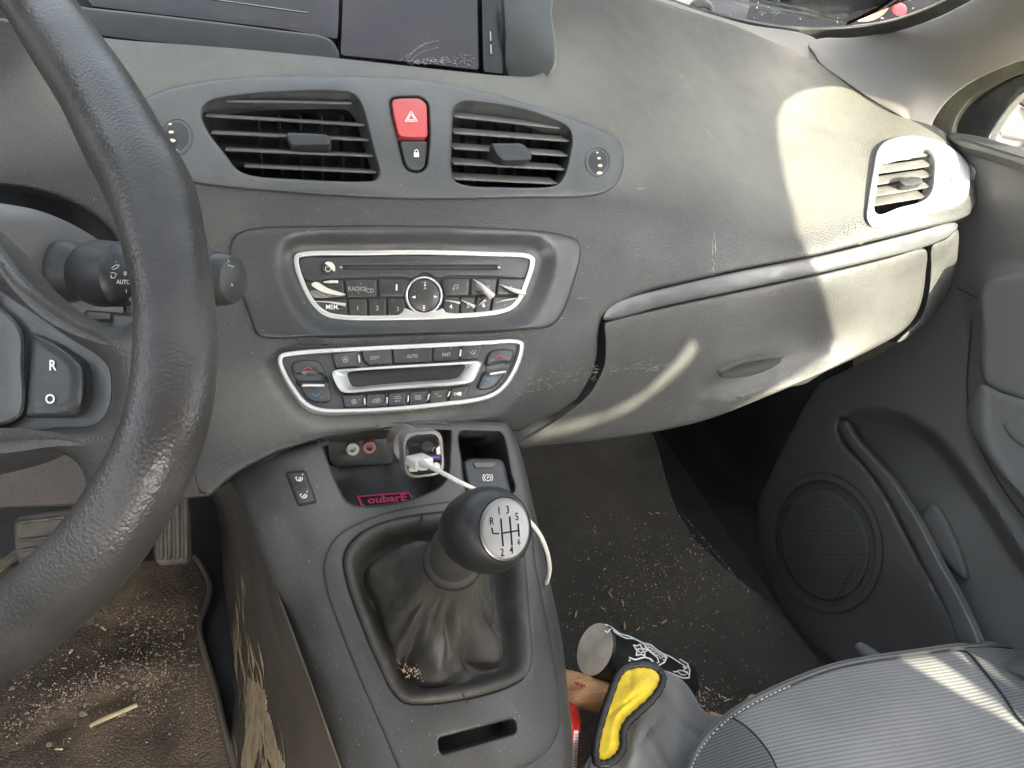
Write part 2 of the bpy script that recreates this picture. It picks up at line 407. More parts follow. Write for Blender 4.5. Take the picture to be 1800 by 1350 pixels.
# ================================================================ DASHBOARD
S0 = Surf([(-60, -60, 'y', .80), (-60, 150, 'y', .74), (-60, 330, 'y', .66), (-60, 600, 'y', .60), (-60, 900, 'y', .52),
    (250, -40, 'y', .98), (400, 60, 'y', .86), (250, 150, 'y', .77), (600, 100, 'y', .835), (600, 131, 'y', .78), (860, 150, 'y', .81), (1000, 190, 'y', .80),
    (620, -40, 'y', .98), (980, 60, 'y', .93), (1150, 150, 'y', .90), (1000, -20, 'y', 1.0), (1200, 0, 'y', 1.09), (1440, 115, 'y', 1.06), (1300, 60, 'y', 1.08),
    (1400, 200, 'y', .93), (1250, 250, 'y', .83), (1560, 190, 'y', .93), (1670, 245, 'y', .83), (1715, 300, 'y', .77),
    (722, 240, 'y', .715), (500, 240, 'y', .715), (310, 240, 'y', .72), (950, 250, 'y', .735), (1095, 270, 'y', .765),
    (330, 330, 'y', .672), (722, 352, 'y', .664), (1090, 350, 'y', .70), (1300, 400, 'y', .72),
    (1610, 320, 'y', .735), (1530, 400, 'y', .69), (1700, 385, 'y', .70), (1440, 440, 'y', .68), (1200, 480, 'y', .665), (1660, 420, 'y', .68),
    (250, 420, 'y', .655), (420, 400, 'y', .655), (720, 400, 'y', .646), (1020, 410, 'y', .668), (725, 505, 'y', .612), (450, 560, 'y', .60), (980, 560, 'y', .612),
    (1060, 570, 'y', .615), (1440, 500, 'y', .66), (1660, 460, 'y', .68), (705, 590, 'y', .585), (705, 660, 'y', .556), (480, 650, 'y', .565), (950, 650, 'y', .575),
    (250, 650, 'y', .58), (1180, 650, 'y', .615), (1420, 620, 'y', .645), (1600, 560, 'y', .655), (1100, 740, 'y', .582), (1260, 730, 'y', .60), (910, 785, 'y', .548),
    (560, 770, 'y', .505), (720, 750, 'y', .515), (880, 745, 'y', .53), (400, 820, 'y', .50), (250, 880, 'y', .50), (1450, 680, 'y', .60)])
bezel_o = sm([(1095, 262), (1097, 290), (1085, 322), (1055, 341), (900, 348), (722, 350), (540, 341), (330, 320), (255, 300), (232, 250), (240, 195), (262, 172), (310, 154),
              (400, 139), (560, 133), (700, 137), (800, 150), (900, 174), (1000, 206), (1060, 230), (1087, 245)], 5)
fascia_o = sm([(408, 470), (404, 440), (413, 415), (440, 403), (560, 398), (720, 397), (900, 402), (990, 412), (1018, 425), (1021, 450), (1008, 500), (990, 550), (968, 574),
               (900, 580), (720, 586), (560, 592), (470, 594), (452, 588), (440, 560), (422, 510)], 5)
radio_o = sm([(516, 460), (519, 447), (535, 442), (640, 440), (740, 439), (860, 442), (930, 446), (940, 453), (939, 470), (931, 495), (917, 528), (903, 543), (880, 552), (800, 560),
              (700, 563), (600, 562), (570, 555), (547, 535), (528, 500)], 5)
hvac_o = sm([(488, 634), (492, 623), (508, 618), (620, 610), (740, 604), (860, 598), (905, 596), (920, 601), (921, 615), (912, 645), (895, 675), (876, 693), (850, 704), (780, 714),
             (700, 722), (620, 726), (560, 724), (534, 712), (512, 685), (497, 660)], 5)
DASH = S0.moved(dent(inset(radio_o, -22), .010, 34), dent(inset(hvac_o, -16), .006, 16), bump(1290, 640, 1, 1, 0))
FASC = S0.moved(dent(inset(radio_o, -22), .010, 34))
screen_hole = sm([(-80, -90), (500, -90), (960, -90), (952, -20), (958, 40), (968, 85), (962, 115), (945, 132), (900, 133), (800, 124), (600, 103), (400, 84), (170, 65), (60, 40), (-80, 0)], 5)
cluster_hole = sm([(-90, 322), (0, 322), (80, 335), (150, 365), (198, 405), (222, 460), (225, 540), (205, 590), (100, 600), (-90, 600)], 5)
dvo = sm([(1524, 386), (1526, 355), (1535, 300), (1542, 265), (1555, 249), (1585, 240), (1620, 240), (1655, 250), (1690, 273), (1703, 292), (1705, 320), (1698, 348), (1683, 360), (1620, 380), (1560, 397), (1534, 399)], 5)
dash = thing('dashboard', 'dusty black grained car dashboard curving across behind the steering wheel', 'dashboard', S0.P(900, 500))
b = MB()
top_o = [(-60, -55), (1050, -55), (1135, -6), (1200, 16), (1290, 44), (1350, 70), (1400, 91), (1440, 111), (1500, 144), (1560, 172), (1620, 206), (1668, 236), (1695, 262), (1716, 292),
         (1721, 320), (1717, 355), (1703, 378), (1680, 388), (1600, 408), (1480, 437), (1440, 447), (1300, 474), (1150, 508), (1105, 524), (1078, 541), (1056, 560),
         (1050, 590), (1049, 625), (1040, 660), (1015, 700), (985, 722), (908, 760), (880, 746), (720, 752), (562, 771), (480, 796), (420, 828), (385, 855), (370, 872), (240, 884), (-60, 897)]
sh2 = [(p[0], p[1]) for p in screen_hole if p[0] > -30 and p[1] > -42]
top_o2 = [(-60, 20)]+[tuple(p) for p in sm([(-30, 27), (60, 42), (170, 65), (400, 84), (600, 103), (800, 125), (900, 134), (940, 133), (962, 117), (969, 88), (959, 40), (953, -20), (957, -55)], 6, False)]+top_o[1:]
top_o2 = dens(top_o2, 10)
b.plate(top_o2, DASH, h=0, bev=.004, depth=.014, holes=[inset(bezel_o, 9), inset(fascia_o, 10), inset(hvac_o, 6), inset(dvo, 4), inset(cluster_hole, 3)], hdepth=.012, res=11, step=9)
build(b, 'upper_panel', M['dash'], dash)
b = MB(); b.plate(sm([(1060, 562), (1064, 546), (1085, 530), (1110, 521), (1150, 511), (1300, 477), (1440, 450), (1600, 411), (1678, 391), (1684, 396), (1676, 410), (1634, 431), (1540, 456), (1440, 480), (1300, 510), (1160, 540), (1075, 562)], 4),
    S0, h=.0015, bev=.003, depth=.02, res=12)
build(b, 'trim_strip', M['smooth'], dash)
GL = S0.moved(dent(sm([(1240, 676), (1262, 654), (1320, 634), (1378, 626), (1384, 634), (1362, 650), (1345, 672), (1300, 692), (1262, 700)], 4), .007, 16), dent(sm([(1228, 704), (1250, 690), (1290, 684), (1335, 668), (1350, 672), (1320, 694), (1270, 706)], 4), -.006, 14))
b = MB(); b.plate(sm([(1061, 640), (1063, 600), (1062, 568), (1070, 565), (1160, 543), (1300, 513), (1440, 483), (1560, 454), (1622, 437), (1629, 441), (1627, 480), (1622, 520), (1610, 555), (1585, 583),
    (1540, 610), (1440, 658), (1340, 700), (1242, 738), (1160, 757), (1060, 773), (960, 783), (913, 787), (908, 782), (940, 762), (990, 730), (1030, 697), (1050, 667)], 4), GL, h=.003, bev=.004, depth=.035, res=10)
gb = build(b, 'glovebox_lid', M['dashlow'], dash)
b = MB(); b.plate(sm([(1264, 656), (1300, 638), (1340, 630), (1376, 626), (1379, 630), (1368, 640), (1345, 652), (1322, 660), (1292, 664), (1270, 664)], 4), GL, h=.0042, bev=.0010, depth=.003, res=5, step=3)
build(b, 'handle_recess', M['dark'], gb)
b = MB(); b.plate(sm([(1262, 653), (1300, 636), (1340, 627), (1378, 624), (1379, 627), (1340, 632), (1300, 641), (1266, 656)], 4), GL, h=.0055, bev=.0008, depth=.003, res=5, step=3); build(b, 'handle_edge', M['smooth'], gb)
b = MB(); b.plate(sm([(1637, 432), (1660, 421), (1683, 402), (1684, 440), (1678, 480), (1664, 520), (1642, 552), (1612, 580), (1585, 600), (1574, 602), (1590, 586), (1616, 560), (1630, 520), (1635, 470)], 4),
    S0, h=.003, bev=.004, depth=.03, res=10)
build(b, 'end_panel', M['dashlow'], dash)
b = MB(); b.plate([(-62, 600), (240, 600), (318, 720), (330, 790), (352, 866), (366, 871), (240, 883), (-62, 896)], DASH, h=.003, bev=.002, depth=.01, res=14)
build(b, 'knee_panel', mat('knee_panel', (.030, .026, .023), .6, grain=.4, gscale=800, dust=.3, dcol=(.06, .05, .04)), dash)
# scuffed worn edge right of the climate panel
for k in range(70):
    pass
b = MB()
for k in range(190):
    t = rng.rand(); u = 905+t*260+rng.randn()*8; v = 685-18*t-25*math.sin(t*2)+rng.randn()*(5+6*(1-t)); 
    if 1046 < u < 1066: continue
    L_ = rng.rand()**2*9+1.5; a = rng.randn()*.35-.15
    b.ribbon([(u, v), (u+L_*.5*math.cos(a), v+L_*.5*math.sin(a)+rng.randn()*.4), (u+L_*math.cos(a), v+L_*math.sin(a))], [.3, .8*rng.rand()+.5, .2], S0, .0004 if u < 1056 else .0036)
o = build(b, 'scuff_marks', mat('scuff', (.19, .18, .15), .7), dash); o['kind'] = 'stuff'
b = MB(); text(b, 'SRP', 1498, 400, 15, S0, .0004, (1, -.12), (.05, -1), .02, 1.3); text(b, 'AIRBAG', 1499, 409, 6.5, S0, .0004, (1, -.12), (.05, -1), .02, 1.3)
build(b, 'airbag_lettering', mat('emboss', (.07, .07, .06), .6), dash)
# ---- instrument recess behind wheel
b = MB(); b.plate(inset(cluster_hole, -6), S0.moved(lambda uv: np.full(len(uv), .05)), h=0, bev=.002, depth=.0); build(b, 'instrument_recess', M['dark'], dash)
# ---- centre vent panel
CV = thing('centre_vent_panel', 'arched grey plastic panel with two air vents and red hazard switch', 'vent panel', S0.P(700, 340))
lv = sm([(357, 208), (358, 190), (372, 178), (420, 169), (500, 163), (590, 162), (620, 167), (634, 185), (645, 222), (657, 268), (665, 300), (660, 315), (640, 318), (520, 314), (440, 307), (418, 297), (395, 268), (370, 236)], 5)
rv = sm([(797, 212), (799, 192), (812, 181), (850, 182), (915, 193), (970, 211), (998, 226), (1004, 245), (1000, 275), (991, 308), (980, 323), (960, 328), (880, 328), (820, 325), (800, 317), (794, 290), (795, 250)], 5)
hz = rr([(686, 174), (705, 171), (738, 171), (752, 182), (754, 244), (749, 292), (740, 302), (722, 302), (711, 292), (700, 246), (690, 205)], 8)
BZ = S0
b = MB(); b.plate(bezel_o, BZ, h=.004, bev=.003, depth=.012, holes=[inset(lv, -1), inset(rv, -1), inset(hz, -1.5)], hdepth=.02, res=11, step=5)
vb = build(b, 'bezel', M['smooth'], CV)
def vent(root, hole, S, slats, tab, deep=.05, slant=(0, .9, .35), mt='smoothd', width=.018, name='slat', verts=()):
    # dark duct behind
    b = MB(); q = dens(inset(hole, -3), 6); N = S.nor([q.mean(0)])[0]
    A = S.up(q, .001); B_ = A-N*deep
    b.strip(A, B_); b.fan(B_); build(b, 'duct', M['dark'], root)
    sl_ = np.array(slant, float); sl_ /= np.linalg.norm(sl_)
    for (u0, v0, u1, v1) in slats:
        p0 = S.P(u0, v0, .0005); p1 = S.P(u1, v1, .0005); ax = (p1-p0)/np.linalg.norm(p1-p0); az = np.cross(ax, sl_); az /= np.linalg.norm(az)
        ay = np.cross(az, ax); b = MB()
        b.box((p0+p1)/2+sl_*width*.5-N*.002, ax, ay, az, np.linalg.norm(p1-p0)/2, width/2, .0011, .0010)
        build(b, name, M['slat'], root)
    for (u0, v0, u1, v1) in verts:
        p0 = S.P(u0, v0)-N*.028; p1 = S.P(u1, v1)-N*.028
        b = MB(); b.box((p0+p1)/2, (p1-p0)/np.linalg.norm(p1-p0), sl_, np.cross((p1-p0)/np.linalg.norm(p1-p0), sl_), np.linalg.norm(p1-p0)/2, .008, .0008)
        build(b, 'rear_vane', M['dark'], root)
    if tab:
        b = MB(); b.plate(rr(tab, 5), S, h=.007, bev=.003, depth=.014, nb=3); build(b, 'vent_tab', M[mt], root)
vent(CV, lv, S0, [(400, 176, 622, 180), (362, 202, 645, 219), (372, 232, 651, 245), (396, 262, 658, 273), (430, 291, 664, 302)],
     [(503, 233), (575, 236), (583, 246), (581, 256), (512, 257), (504, 245)], slant=(0, .93, -.30), verts=[(440+i*38, 172, 450+i*36, 312) for i in range(6)])
vent(CV, rv, S0, [(798, 203, 985, 224), (797, 232, 1002, 247), (796, 259, 1000, 273), (796, 286, 994, 297), (797, 313, 982, 322)],
     [(862, 252), (918, 252), (935, 268), (934, 282), (884, 284), (872, 272)], width=.020, slant=(0, .95, -.14), verts=[(830+i*30, 190, 830+i*29, 322) for i in range(6)])
b = MB(); b.plate(inset(rr([(686, 174), (705, 171), (738, 171), (752, 182), (753.5, 243.5), (720, 244), (699.5, 242), (690, 205)], 7), 2), S0, h=.0055, bev=.002, depth=.01)
hb = build(b, 'hazard_button', M['red'], CV)
b = MB(); strokes(b, [[(712.5, 213), (722.5, 195), (733.5, 213), (712, 213)], [(716.8, 210.5), (722.6, 200), (729.2, 210.5), (716.3, 210.5)]], 1.5, S0, .0062); build(b, 'warning_triangle', M['white'], hb)
b = MB(); b.plate(inset(rr([(700, 246), (753.5, 246), (749, 292), (740, 302), (722, 302), (711, 292)], 7), 2), S0, h=.0052, bev=.002, depth=.01)
lb = build(b, 'lock_button', M['smoothd'], CV)
b = MB(); b.plate([(727.5, 268), (736.5, 268), (736.5, 276), (727.5, 276)], S0, h=.0058, bev=.0001, depth=0, nb=1); strokes(b, [[(729, 269), (729.5, 264.5), (732, 262.6), (734.6, 264.5), (735, 269)]], 1.5, S0, .0058)
build(b, 'padlock_symbol', M['white'], lb)
for (u, v, ru, rv_, dots) in ((311, 240, 26, 30, [(299, 218, 3, 2), (301, 232, 5, 2.6), (302, 247, 7, 3.2), (306, 264, 6, 3.2)]), (1051, 284, 20, 24, [(1050, 268, 2, 1.4), (1053, 278, 3, 2), (1055, 291, 4, 2.4), (1054, 304, 5, 2.6)])):
    b = MB(); b.plate(circ(u, v, ru+3, rv_+3), S0, h=.0048, bev=.001, depth=.003, holes=[circ(u, v, ru, rv_)], hdepth=.006); build(b, 'dial_ring', M['smooth'], CV)
    b = MB(); b.plate(circ(u, v, ru-.5, rv_-.5), S0, h=.0040, bev=.002, depth=.008, bulge=.004); dl = build(b, 'vent_dial', M['smoothd'], CV)
    b = MB()
    for (x, y, a, c) in dots: disc(b, x, y, a, c, S0, .0088, 14)
    build(b, 'airflow_dots', M['dot'], dl)
# ---- right hand door vent
DV = thing('side_air_vent', 'sunlit silver framed air vent at far end of dashboard', 'air vent', S0.P(1600, 395))
dvh = sm([(1537, 370), (1541, 330), (1546, 295), (1555, 276), (1580, 263), (1610, 260), (1634, 265), (1642, 280), (1642, 310), (1637, 338), (1622, 353), (1580, 365), (1545, 377)], 5)
b = MB(); b.plate(dvo, S0, h=.005, bev=.003, depth=.01, holes=[dvh], hdepth=.02, res=8, step=4); build(b, 'bezel', M['silver'], DV)
vent(DV, dvh, S0, [(1552, 281, 1638, 272), (1546, 303, 1641, 290), (1543, 323, 1641, 308), (1541, 343, 1638, 327), (1538, 360, 1630, 345)],
     [(1580, 318), (1600, 310), (1620, 312), (1624, 322), (1600, 327), (1586, 326)], width=.02, slant=(-.1, .95, .0), deep=.05, verts=[(1560+i*16, 268, 1557+i*16, 370) for i in range(5)])
b = MB(); b.plate(circ(1675, 311, 9.5, 18, 28, -.12), S0, h=.006, bev=.003, depth=.004, bulge=.003); dl = build(b, 'vent_dial', M['gun'], DV)
b = MB()
for x, y, r in ((1672, 298, 1), (1675, 307, 1.6), (1677, 316, 2), (1674, 326, 2.2)): b.plate(circ(x, y, r*1.3, r, 10), S0, h=.0092, bev=.0001, depth=.0003, nb=1)
build(b, 'airflow_dots', M['white'], dl)
# ---- radio fascia
b = MB(); b.plate(fascia_o, FASC, h=.004, bev=.003, depth=.012, holes=[inset(radio_o, 3)], hdepth=.006, hbev=.001, res=9, step=6)
build(b, 'radio_surround', M['smoothd'], dash)

b = MB()
for (u, v, du, dv, w) in ((1255, 395, 0, 95, 1.2), (1250, 430, 6, 40, 1.6), (1125, 175, 22, 32, .8), (1190, 120, 16, 26, .9), (1205, 140, 4, 14, 1.2), (1150, 95, 12, 8, .8), (1230, 210, 30, 40, .7), (1160, 260, 14, 30, .7), (1380, 216, 76, 2, .8), (1340, 260, 8, -20, .7),
                        (1075, 205, 3, 22, .8), (1560, 425, 12, -6, .9), (1510, 432, 8, -10, .8), (1110, 330, 40, 6, 1.2), (640, 372, 20, 2, .6), (1000, 520, 26, 4, .9), (960, 560, 34, -3, 1.4), (945, 566, 20, -2, 1.2)):
    for k in range(5):
        t = rng.rand(2); a0 = np.array([u+du*t[0]+rng.randn()*1.5, v+dv*t[0]+rng.randn()*1.5]); L_ = .12+.2*t[1]
        b.ribbon([a0, a0+np.array([du, dv])*L_*.5+rng.randn(2)*.5, a0+np.array([du, dv])*L_], [.2, w*.7, .2], DASH, .0005)
o = build(b, 'fine_scratches', mat('fine_scratch', (.26, .25, .22), .7), dash); o['kind'] = 'stuff'
# ================================================================ CAR RADIO
def z7(*p): return [(500+x/3.913, 430+y/3.913) for x, y in p]
def Z(x, y): return (500+x/3.913, 430+y/3.913)
RD = thing('car_radio', 'black car radio with cd slot and peeling button film in silver frame', 'car radio', FASC.P(725, 560))
cx, cy = Z(960, 350)
arc = [(cx+33*math.cos(a), cy+34*math.sin(a)) for a in np.linspace(math.radians(125), math.radians(415), 22)]
ins = inset(radio_o, 9)
# interior outline with a notch that wraps the round pad from below
lo_pts = [p for p in ins]
i_l = int(np.argmin([abs(p[0]-704)+(0 if p[1] > 540 else 999) for p in ins])); i_r = int(np.argmin([abs(p[0]-792)+(0 if p[1] > 540 else 999) for p in ins]))
# ins runs left-top -> right -> bottom -> back; right index comes first
seq = [ins[i] for i in range(0, i_r+1)]+[np.array((783, 549)), np.array((779, 541))]+[np.array(a) for a in arc[::-1]]+[np.array((711, 541)), np.array((707, 549))]+[ins[i] for i in range(i_l, len(ins))]
b = MB(); b.plate(dens(radio_o, 4), FASC, h=.0055, bev=.0012, depth=.008, holes=[dens(seq, 4), circ(cx, cy, 28.5, 30)], hdepth=.004, res=8, step=4)
build(b, 'silver_frame', M['chrome'], RD)
b = MB(); b.plate(inset(radio_o, 6), FASC, h=.0018, bev=.0008, depth=.004); build(b, 'faceplate', M['dark'], RD)
b = MB(); b.plate(inset(sm([Z(105, 95), Z(300, 82), Z(960, 70), Z(1690, 92), Z(1705, 110), Z(1672, 225), Z(1460, 224), Z(1110, 222), Z(1055, 238), Z(960, 195), Z(880, 240), Z(820, 226), Z(400, 236), Z(140, 244)], 4), 1.5), FASC, h=.0034, bev=.0008, depth=.003,
    holes=[rr(z7((372, 150), (410, 141), (1470, 141), (1492, 156), (1470, 171), (410, 173)), 3)], hdepth=.006)
build(b, 'upper_face', M['smoothd'], RD)
b = MB(); b.plate(rr(z7((372, 150), (410, 141), (1470, 141), (1492, 156), (1470, 171), (410, 173)), 3), FASC, h=.002, bev=.0002, depth=0); sl0 = build(b, 'cd_slot', M['dark'], RD)
for x in (388, 1476):
    b = MB(); b.plate(circ(*Z(x, 156), 3.4, 2.6, 12), FASC, h=.0035, bev=.0008, depth=.002); build(b, 'slot_guide', M['gun'], sl0)
b = MB(); b.plate(circ(*Z(300, 160), 12), FASC, h=.0065, bev=.002, depth=.005); pk = build(b, 'power_knob', M['smoothd'], RD)
b = MB(); b.ribbon(circ(*Z(300, 166), 4.6), 1.1, FASC, .0072, True); b.ribbon(dens([Z(300, 140), Z(300, 160)], 2, False), 1.1, FASC, .0072); build(b, 'power_symbol', M['white'], pk)
def film_curl(pts, rad, parent, S=FASC, h0=.006):
    P_ = np.array([S.P(*Z(x, y), h) for (x, y, h) in pts]); b = MB(); b.tube(sm(P_, 4, False), np.interp(np.linspace(0, 1, (len(pts)-1)*4+1), np.linspace(0, 1, len(rad)), rad), 9)
    return build(b, 'peeling_film', M['film'], parent)
b = MB(); q = sm(z7((278, 128), (300, 116), (330, 125), (348, 150), (345, 185), (322, 170), (300, 145)), 4); b.plate(q, FASC, h=.0098, bev=.0003, depth=.0006, bulge=.002); build(b, 'peeling_film', M['film'], pk)
def btn(pts, S, root, h=.0042, r=2.2, bev=.0011, m='btn', name='button', ins_=.7):
    b = MB(); b.plate(inset(rr(z7(*pts), r), ins_), S, h=h, bev=bev, depth=.004, res=6, step=3); return build(b, name, M[m], root)
RB = [([(142, 252), (405, 242), (416, 365), (190, 370), (162, 320)], None),
      ([(411, 241), (635, 236), (637, 363), (424, 366)], 'RADIO/CD'),
      ([(641, 236), (815, 232), (868, 258), (835, 300), (822, 362), (648, 363)], 'i'),
      ([(190, 376), (428, 373), (438, 498), (335, 494), (255, 470)], 'MEM.'),
      ([(434, 373), (567, 371), (572, 498), (443, 498)], '1'), ([(573, 371), (700, 369), (703, 501), (578, 499)], '2'),
      ([(706, 369), (822, 368), (832, 430), (822, 475), (790, 503), (708, 502)], '3'),
      ([(1075, 250), (1110, 231), (1275, 229), (1270, 352), (1100, 357), (1090, 300)], 'note'),
      ([(1282, 229), (1465, 231), (1450, 350), (1280, 352)], 'OK'), ([(1472, 231), (1662, 232), (1636, 348), (1457, 350)], '+'),
      ([(1100, 361), (1206, 359), (1202, 485), (1108, 488), (1088, 430)], '4'), ([(1212, 359), (1316, 358), (1302, 477), (1208, 484)], '5'),
      ([(1322, 358), (1430, 357), (1412, 465), (1306, 475)], '6'), ([(1437, 357), (1630, 354), (1585, 420), (1510, 452), (1418, 463)], '-')]
NB = {}
for pts, t in RB:
    o = btn(pts, FASC, RD); NB[t] = o; c = np.mean(pts, 0)
    if t in ('1', '2', '3', '4', '5', '6', 'i', '+', '-'):
        b = MB(); x, y = Z(c[0], c[1]+3); text(b, t, x+(1 if t in '456' else 0), y, 11 if t != 'i' else 15, FASC, .0047, bold=.015 if t != 'i' else .05); build(b, 'print', M['white'] if t not in '123+-' else M['grey'], o)
    if t == 'MEM.': b = MB(); text(b, t, *Z(330, 430), 11.5, FASC, .0047, bold=.02, wide=.9); build(b, 'print', M['white'], o)
    if t == 'RADIO/CD':
        b = MB(); text(b, 'RADIO', *Z(497, 305), 11, FASC, .0047, bold=.005, wide=.9); text(b, '/', *Z(558, 308), 12, FASC, .0047); text(b, 'CD', *Z(588, 318), 10.5, FASC, .0047, wide=.9, bold=.005); build(b, 'print', M['grey'], o)
    if t == 'note':
        b = MB(); strokes(b, [[Z(1168, 305), Z(1168, 280), Z(1193, 275), Z(1193, 298)]], 1.3, FASC, .0047); b.plate(circ(*Z(1163, 306), 1.8, n=10), FASC, h=.0047, bev=.0001, depth=0, nb=1); b.plate(circ(*Z(1188, 300), 1.8, n=10), FASC, h=.0047, bev=.0001, depth=0, nb=1); build(b, 'note_symbol', M['grey'], o)
    if t == 'OK':
        b = MB(); strokes(b, [[Z(1318, 270), Z(1350, 270), Z(1350, 310), Z(1318, 310), Z(1318, 268)], [Z(1324, 282), Z(1344, 282)], [Z(1324, 290), Z(1344, 290)], [Z(1324, 298), Z(1344, 298)]], .9, FASC, .0047); text(b, '/OK', *Z(1386, 296), 9.5, FASC, .0047); build(b, 'print', M['grey'], o)
film_curl([(1300, 238, .005), (1350, 275, .009), (1395, 325, .013), (1432, 362, .016)], [.0002, .0016, .0034, .0040], NB['OK'])
film_curl([(1478, 272, .005), (1530, 295, .008), (1590, 318, .011), (1652, 335, .013)], [.0002, .0013, .0026, .0030], NB['+'])
film_curl([(1105, 385, .005), (1150, 390, .006), (1208, 403, .008)], [.0002, .0007, .0014], NB['4'])
film_curl([(1212, 380, .005), (1260, 402, .007), (1310, 430, .009)], [.0002, .0009, .0020], NB['5'])
film_curl([(1385, 380, .009), (1360, 398, .007), (1335, 418, .005)], [.0015, .0007, .0002], NB['6'])
film_curl([(1455, 398, .005), (1520, 382, .006), (1610, 368, .008)], [.0002, .0009, .0006], NB['-'])
film_curl([(190, 390, .005), (300, 395, .006), (420, 415, .008)], [.0002, .0006, .0017], NB['MEM.'])
film_curl([(270, 258, .006), (320, 255, .007), (368, 255, .007)], [.0008, .0016, .0014], NB[None])
b = MB(); b.plate(sm(z7((185, 275), (215, 255), (300, 300), (425, 345), (400, 350), (290, 335), (240, 318)), 4), FASC, h=.0072, bev=.0004, depth=.0008, bulge=.003); build(b, 'peeling_film', M['film'], NB[None])
b = MB(); b.plate(sm(z7((180, 320), (300, 322), (400, 355), (330, 362), (200, 362)), 4), FASC, h=.0048, bev=.0001, depth=0); build(b, 'glue_residue', mat('glue', (.32, .31, .27), .7, grain=.8, gscale=900, dust=.8, dcol=(.03, .03, .03), dscale=300), NB[None])
b = MB(); b.plate(circ(cx, cy, 28, 29.5, 40), FASC, h=.0052, bev=.002, depth=.005, bulge=.0015); pad = build(b, 'cursor_pad', M['btn'], RD)
def tri(u, v, s, d, S, h, mb):
    p = {'r': [(-1, -.8), (1.1, 0), (-1, .8)], 'l': [(1, -.8), (-1.1, 0), (1, .8)], 'u': [(-.8, 1), (0, -1), (.8, 1)], 'd': [(-.8, -1), (0, 1), (.8, -1)]}[d]
    mb.add(S.up([(u+x*s, v+y*s) for x, y in p], h), [(0, 1, 2)])
b = MB(); tri(*Z(1040, 358), 3.2, 'r', FASC, .0072, b); tri(*Z(888, 361), 3.2, 'l', FASC, .0072, b); tri(*Z(967, 275), 2.3, 'u', FASC, .0072, b); tri(*Z(960, 440), 2.3, 'd', FASC, .0072, b)
strokes(b, [[Z(959, 262), Z(975, 262)], [Z(952, 456), Z(968, 456)], [Z(959, 304), Z(967, 290), Z(975, 304), Z(959, 304)], [Z(952, 418), Z(960, 430), Z(968, 418), Z(952, 418)]], .8, FASC, .0072)
build(b, 'arrow_symbols', M['white'], pad)
# ================================================================ CLIMATE PANEL
HV = S0.moved(dent(inset(hvac_o, -16), .004, 16))
CP = thing('climate_panel', 'silver framed black climate control panel below the radio', 'climate panel', HV.P(705, 720))
b = MB(); b.plate(dens(hvac_o, 4), HV, h=.0075, bev=.0015, depth=.010, holes=[inset(hvac_o, 8)], hdepth=.005, res=8, step=4); build(b, 'silver_frame', M['chrome'], CP)
b = MB(); b.plate(inset(hvac_o, 6), HV, h=.0035, bev=.0008, depth=.004); build(b, 'faceplate', M['smoothd'], CP)
top = [([(322, 748), (512, 728), (522, 842), (352, 855)], 'fan'), ([(526, 723), (735, 710), (742, 821), (580, 832), (545, 800)], 'SOFT'), ([(741, 710), (1018, 695), (1010, 808), (749, 820)], 'AUTO'),
       ([(1024, 695), (1203, 688), (1196, 780), (1175, 797), (1016, 806)], 'FAST'), ([(1222, 687), (1372, 682), (1335, 788), (1208, 795)], 'flow')]
def fanicon(mb, u, v, r, S, h):
    for k in range(4):
        a = k*math.pi/2+.4; c = (u+r*.55*math.cos(a), v+r*.55*math.sin(a)); mb.ribbon(circ(*c, r*.42, n=12), .9, S, h, True)
for pts, t in top:
    o = btn(pts, HV, CP, h=.0062); b = MB(); x, y = Z(*np.mean(pts, 0))
    if t == 'fan': fanicon(b, *Z(419, 790), 6, HV, .0067)
    elif t == 'flow': strokes(b, [[Z(1275, 735), Z(1290, 755), Z(1312, 740)], [Z(1300, 725), Z(1285, 745)], [Z(1315, 722), Z(1310, 745), Z(1296, 758)]], 1.1, HV, .0067)
    else: text(b, t, *Z(*{'SOFT': (622, 780), 'AUTO': (880, 768), 'FAST': (1114, 757)}[t]), 8.2, HV, .0067, ex=(1, -.06), wide=.85)
    build(b, 'print', M['grey'], o)
    if t in ('SOFT', 'AUTO', 'FAST'):
        q = {'SOFT': (620, 733), 'AUTO': (878, 718), 'FAST': (1120, 706)}[t]; b = MB(); b.plate(rr(z7((q[0]-16, q[1]-4), (q[0]+16, q[1]-6), (q[0]+16, q[1]+4), (q[0]-16, q[1]+6)), 1), HV, h=.0068, bev=.0002, depth=.0004, nb=1); build(b, 'indicator', M['dark'], o)
bot = [([(392, 1030), (546, 1024), (549, 1120), (415, 1126)], 'fan'), ([(562, 1024), (699, 1016), (700, 1116), (562, 1121)], 'recirc'), ([(714, 1015), (846, 1008), (842, 1108), (714, 1115)], 'max'),
       ([(860, 1007), (985, 999), (975, 1098), (856, 1106)], 'rear'), ([(1002, 998), (1128, 988), (1112, 1086), (990, 1096)], 'ac'), ([(1143, 987), (1284, 962), (1240, 1066), (1126, 1084)], 'on')]
